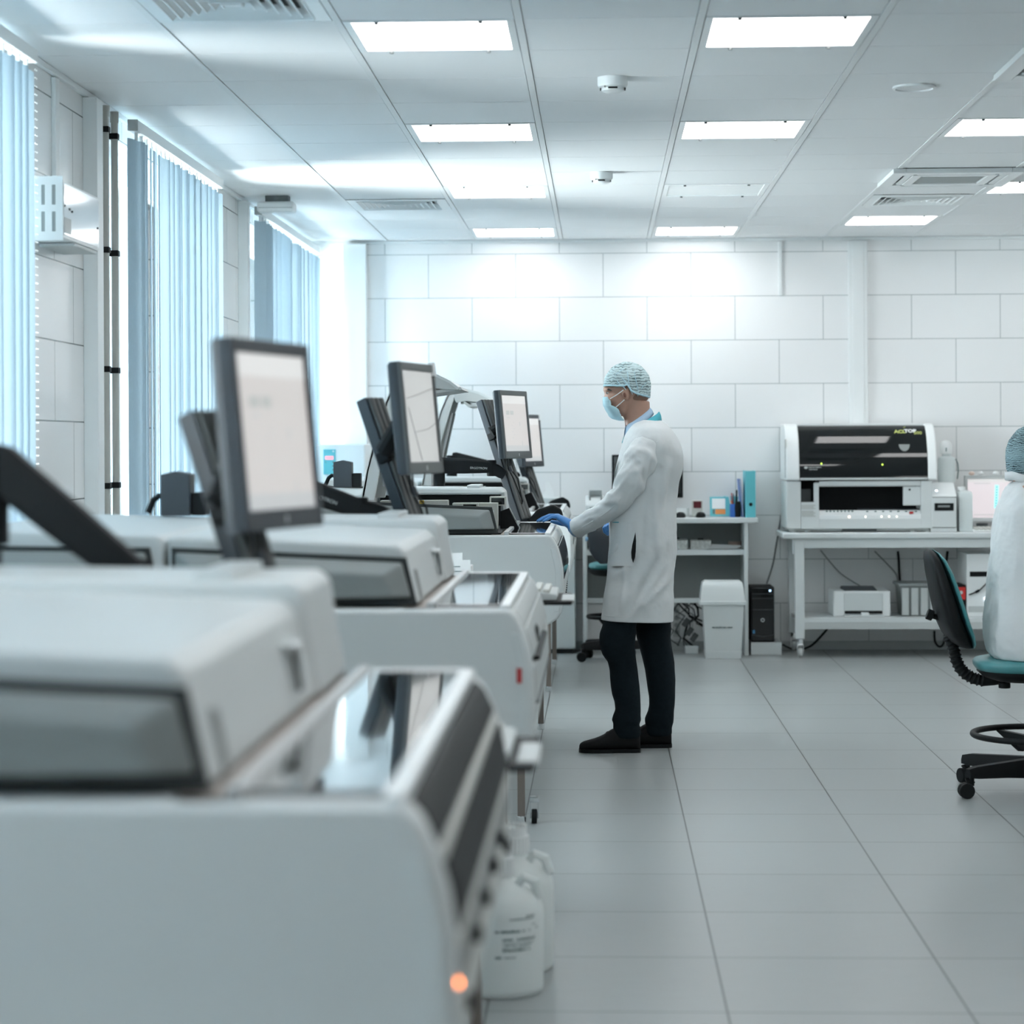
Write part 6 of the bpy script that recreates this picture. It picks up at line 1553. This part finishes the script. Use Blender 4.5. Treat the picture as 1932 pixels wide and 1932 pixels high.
def stool(c, zseat, lab, ang0, ring_z, ring_r, base_r):
    t = thing('lab_stool', lab, 'stool', (c[0], c[1], 0), 'teal lab stools')
    star_base(t, c, base_r, 'black', .075, ang0)
    g = G(); pr = []
    z = .14
    pr.append((.001, z)); pr.append((.029, z))
    pr += [(.029, .24), (.026, .25)]
    zz = .26
    while zz < zseat - .09: pr += [(.024, zz), (.0275, zz + .004), (.024, zz + .008)]; zz += .009
    pr += [(.024, zseat - .08), (.001, zseat - .08)]
    obj('column', G().lathe(pr, (c[0], c[1], 0), 24), M['black'], t)
    g = G()
    pts = [(c[0] + ring_r * math.cos(2 * math.pi * k / 48), c[1] + ring_r * math.sin(2 * math.pi * k / 48), ring_z) for k in range(49)]
    fr = obj('foot_ring', G().tube(pts, .0125, 12), M['black'], t)
    for k in range(3):
        a = ang0 + .5 + 2 * math.pi * k / 3
        obj('ring_arm', G().prism([(.02, -.035), (ring_r * .75, -.045), (ring_r, -.015), (ring_r, -.008), (.02, -.012)], 'y', -.012, .012, .002, mat=Matrix.Translation((c[0], c[1], ring_z)) @ Matrix.Rotation(a, 4, 'Z')), M['black'], fr)
    return t
cS = (1.765, 9.17)
zst = U(0, 1243).z
t = stool(cS, zst, 'Teal and black stool with foot ring that the person in the gown sits on', R(-151), .232, .262, .36)
sx0 = U(1838, 1253).x
def pad(g, c, rx_, ry_, zs):
    return g.loft([ring((c[0], c[1], z), rx_ * k_, ry_ * k_, 40, 2.8) for z, k_ in zs])
obj('seat_cushion', pad(G(), cS, cS[0] - sx0, .215, [(zst - .048, .90), (zst - .046, .955), (zst - .030, .995), (zst - .016, 1.0), (zst - .005, .965), (zst + .001, .86), (zst + .0015, .5)]), M['teal'], t, 60)
obj('seat_shell', pad(G(), cS, cS[0] - sx0 - .012, .205, [(zst - .092, .62), (zst - .09, .70), (zst - .075, .90), (zst - .056, .985), (zst - .047, .985)]), M['black'], t, 60)
obj('height_knob', G().cyl((U(1891, 1290).x, YS - .05, U(0, 1297).z), (U(1891, 1290).x, YS - .05, U(0, 1287).z), .024, 16, .003).cyl((U(1891, 1290).x, YS - .05, U(0, 1287).z), (U(1891, 1290).x, YS - .05, zst - .085), .009, 10), M['black'], t)
# back rest: shell and pad follow the leaning side view
outl = [(1036, 1749, 1756, 1757, .04), (1042, 1746, 1762, 1768, .10), (1055, 1747, 1769, 1778, .145), (1080, 1751, 1779, 1790, .175), (1110, 1757, 1789, 1800, .19), (1140, 1763, 1799, 1810, .195), (1170, 1770, 1809, 1820, .19), (1195, 1781, 1820, 1829, .175), (1210, 1793, 1827, 1832.5, .145), (1219, 1808, 1830, 1832.5, .10), (1222, 1818, 1829, 1831, .05)]
def brest(i0, i1, bulge):
    rg = []
    for row in outl:
        y, h = row[0], row[4]; a, b_ = U(row[i0], y), U(row[i1], y)
        n = 20; r = []
        for k in range(n):
            an = 2 * math.pi * k / n; cx_, sy = math.cos(an), math.sin(an)
            r.append(V(((a.x + b_.x) / 2 + (b_.x - a.x) / 2 * math.copysign(abs(cx_) ** .6, cx_), YS + h * math.copysign(abs(sy) ** .8, sy), a.z)))
        rg.append(r)
    return G().loft(rg)
bs = obj('back_shell', brest(1, 2, 0), M['black'], t, 50)
obj('back_cushion', brest(2, 3, 1), M['teal'], t, 50)
kb = U(1760, 1162); ax = V((-.9, 0, .3)).normalized()
obj('back_knob', G().cyl(kb + V((.03, 0, -.01)), kb, .011, 10).cyl(kb, kb - V((.024, 0, -.009)), .022, 14, .003), M['black'], bs)
path = [U(x, y) for x, y in ((1788, 1198), (1797, 1216), (1801, 1232), (1805, 1248), (1813, 1263), (1825, 1274), (1839, 1281), (1856, 1284))]
pp, rr = [], []
for i in range(len(path) - 1):
    for k in range(6):
        pp.append(path[i].lerp(path[i + 1], k / 6)); rr.append(.027 if len(pp) % 3 == 0 else .0215)
pp.append(path[-1]); rr.append(.024)
obj('ribbed_sleeve', G().tube(pp, rr, 18), M['black'], t, 30)
obj('back_bracket', G().tube([U(1854, 1282), U(1875, 1281), U(1900, 1278)], [(.026, .03), (.024, .03), (.018, .03)], 12), M['black'], t)

# stool behind the man by the desk
c2 = (.085, 14.72)
def Z2(py): return P(1130, py, 14.55).z
t = stool(c2, Z2(1064), 'Dark stool with a teal seat tucked in front of the desk, behind the man', R(210), Z2(1167), .17, .24)
zs2 = Z2(1064)
obj('seat_cushion', pad(G(), c2, .165, .175, [(zs2 - .04, .93), (zs2 - .024, 1.0), (zs2 - .008, .97), (zs2, .8), (zs2 + .001, .4)]), M['teal'], t, 60)
obj('seat_shell', pad(G(), c2, .165, .175, [(zs2 - .085, .6), (zs2 - .08, .8), (zs2 - .055, 1.03), (zs2 - .039, 1.03)]), M['black'], t, 60)
bk = [(988, 1113, 1172, .02), (995, 1108, 1176, .035), (1020, 1108, 1176, .04), (1040, 1112, 1170, .04), (1055, 1121, 1158, .035), (1064, 1132, 1146, .02)]
rg = []
for y, a, b_, h in bk:
    pa, pb = P(a, y, 14.45), P(b_, y, 14.45); rg.append(ring(((pa.x + pb.x) / 2 - .0, 14.47, pa.z + .0), (pb.x - pa.x) / 2, h * .8, 24, 2.2))
obj('back_shell', G().loft(rg), M['slate'], t, 60)
obj('back_stem', G().tube([(c2[0], 14.52, zs2 + .09), (c2[0], 14.55, zs2), (c2[0], 14.60, zs2 - .07), (c2[0], 14.68, zs2 - .085)], [(.03, .012)] * 4, 10), M['black'], t)
pn = P(1104, 1017, 14.45)
obj('side_knob', G().cyl((pn.x, 14.47, pn.z), (pn.x + .02, 14.47, pn.z), .014, 14, .003), M['ledb'] if 'ledb' in M else M['slate2'], t)
# ------------------------------------------------------------------ daylight and render look
w = bpy.data.worlds.new('daylight'); S.world = w; w.use_nodes = True
bg = w.node_tree.nodes['Background']; bg.inputs[1].default_value = 1.0
_n, _l = w.node_tree.nodes, w.node_tree.links
_tc = _n.new('ShaderNodeTexCoord'); _sp = _n.new('ShaderNodeSeparateXYZ'); _l.new(_tc.outputs['Generated'], _sp.inputs[0])
_mr = _n.new('ShaderNodeMapRange'); _mr.inputs['From Min'].default_value = -.04; _mr.inputs['From Max'].default_value = .04
_l.new(_sp.outputs['Z'], _mr.inputs['Value'])
_mx = _n.new('ShaderNodeMix'); _mx.data_type = 'RGBA'; _l.new(_mr.outputs[0], _mx.inputs[0])
_mx.inputs[6].default_value = (25, 26, 26.5, 1)      # unseen ground, glow added to brighten the ceiling
_mx.inputs[7].default_value = (14.4, 14.9, 15.2, 1)    # white sky
_l.new(_mx.outputs[2], bg.inputs[0])
S.view_settings.view_transform = 'Standard'; S.view_settings.look = 'None'; S.view_settings.gamma = 1
S.view_settings.use_curve_mapping = False; S.view_settings.exposure = 1.0
cy = S.cycles
cy.use_denoising = True; cy.max_bounces = 10; cy.diffuse_bounces = 5; cy.glossy_bounces = 4; cy.transmission_bounces = 6; cy.transparent_max_bounces = 8
cy.sample_clamp_indirect = 6; cy.caustics_reflective = False; cy.caustics_refractive = False
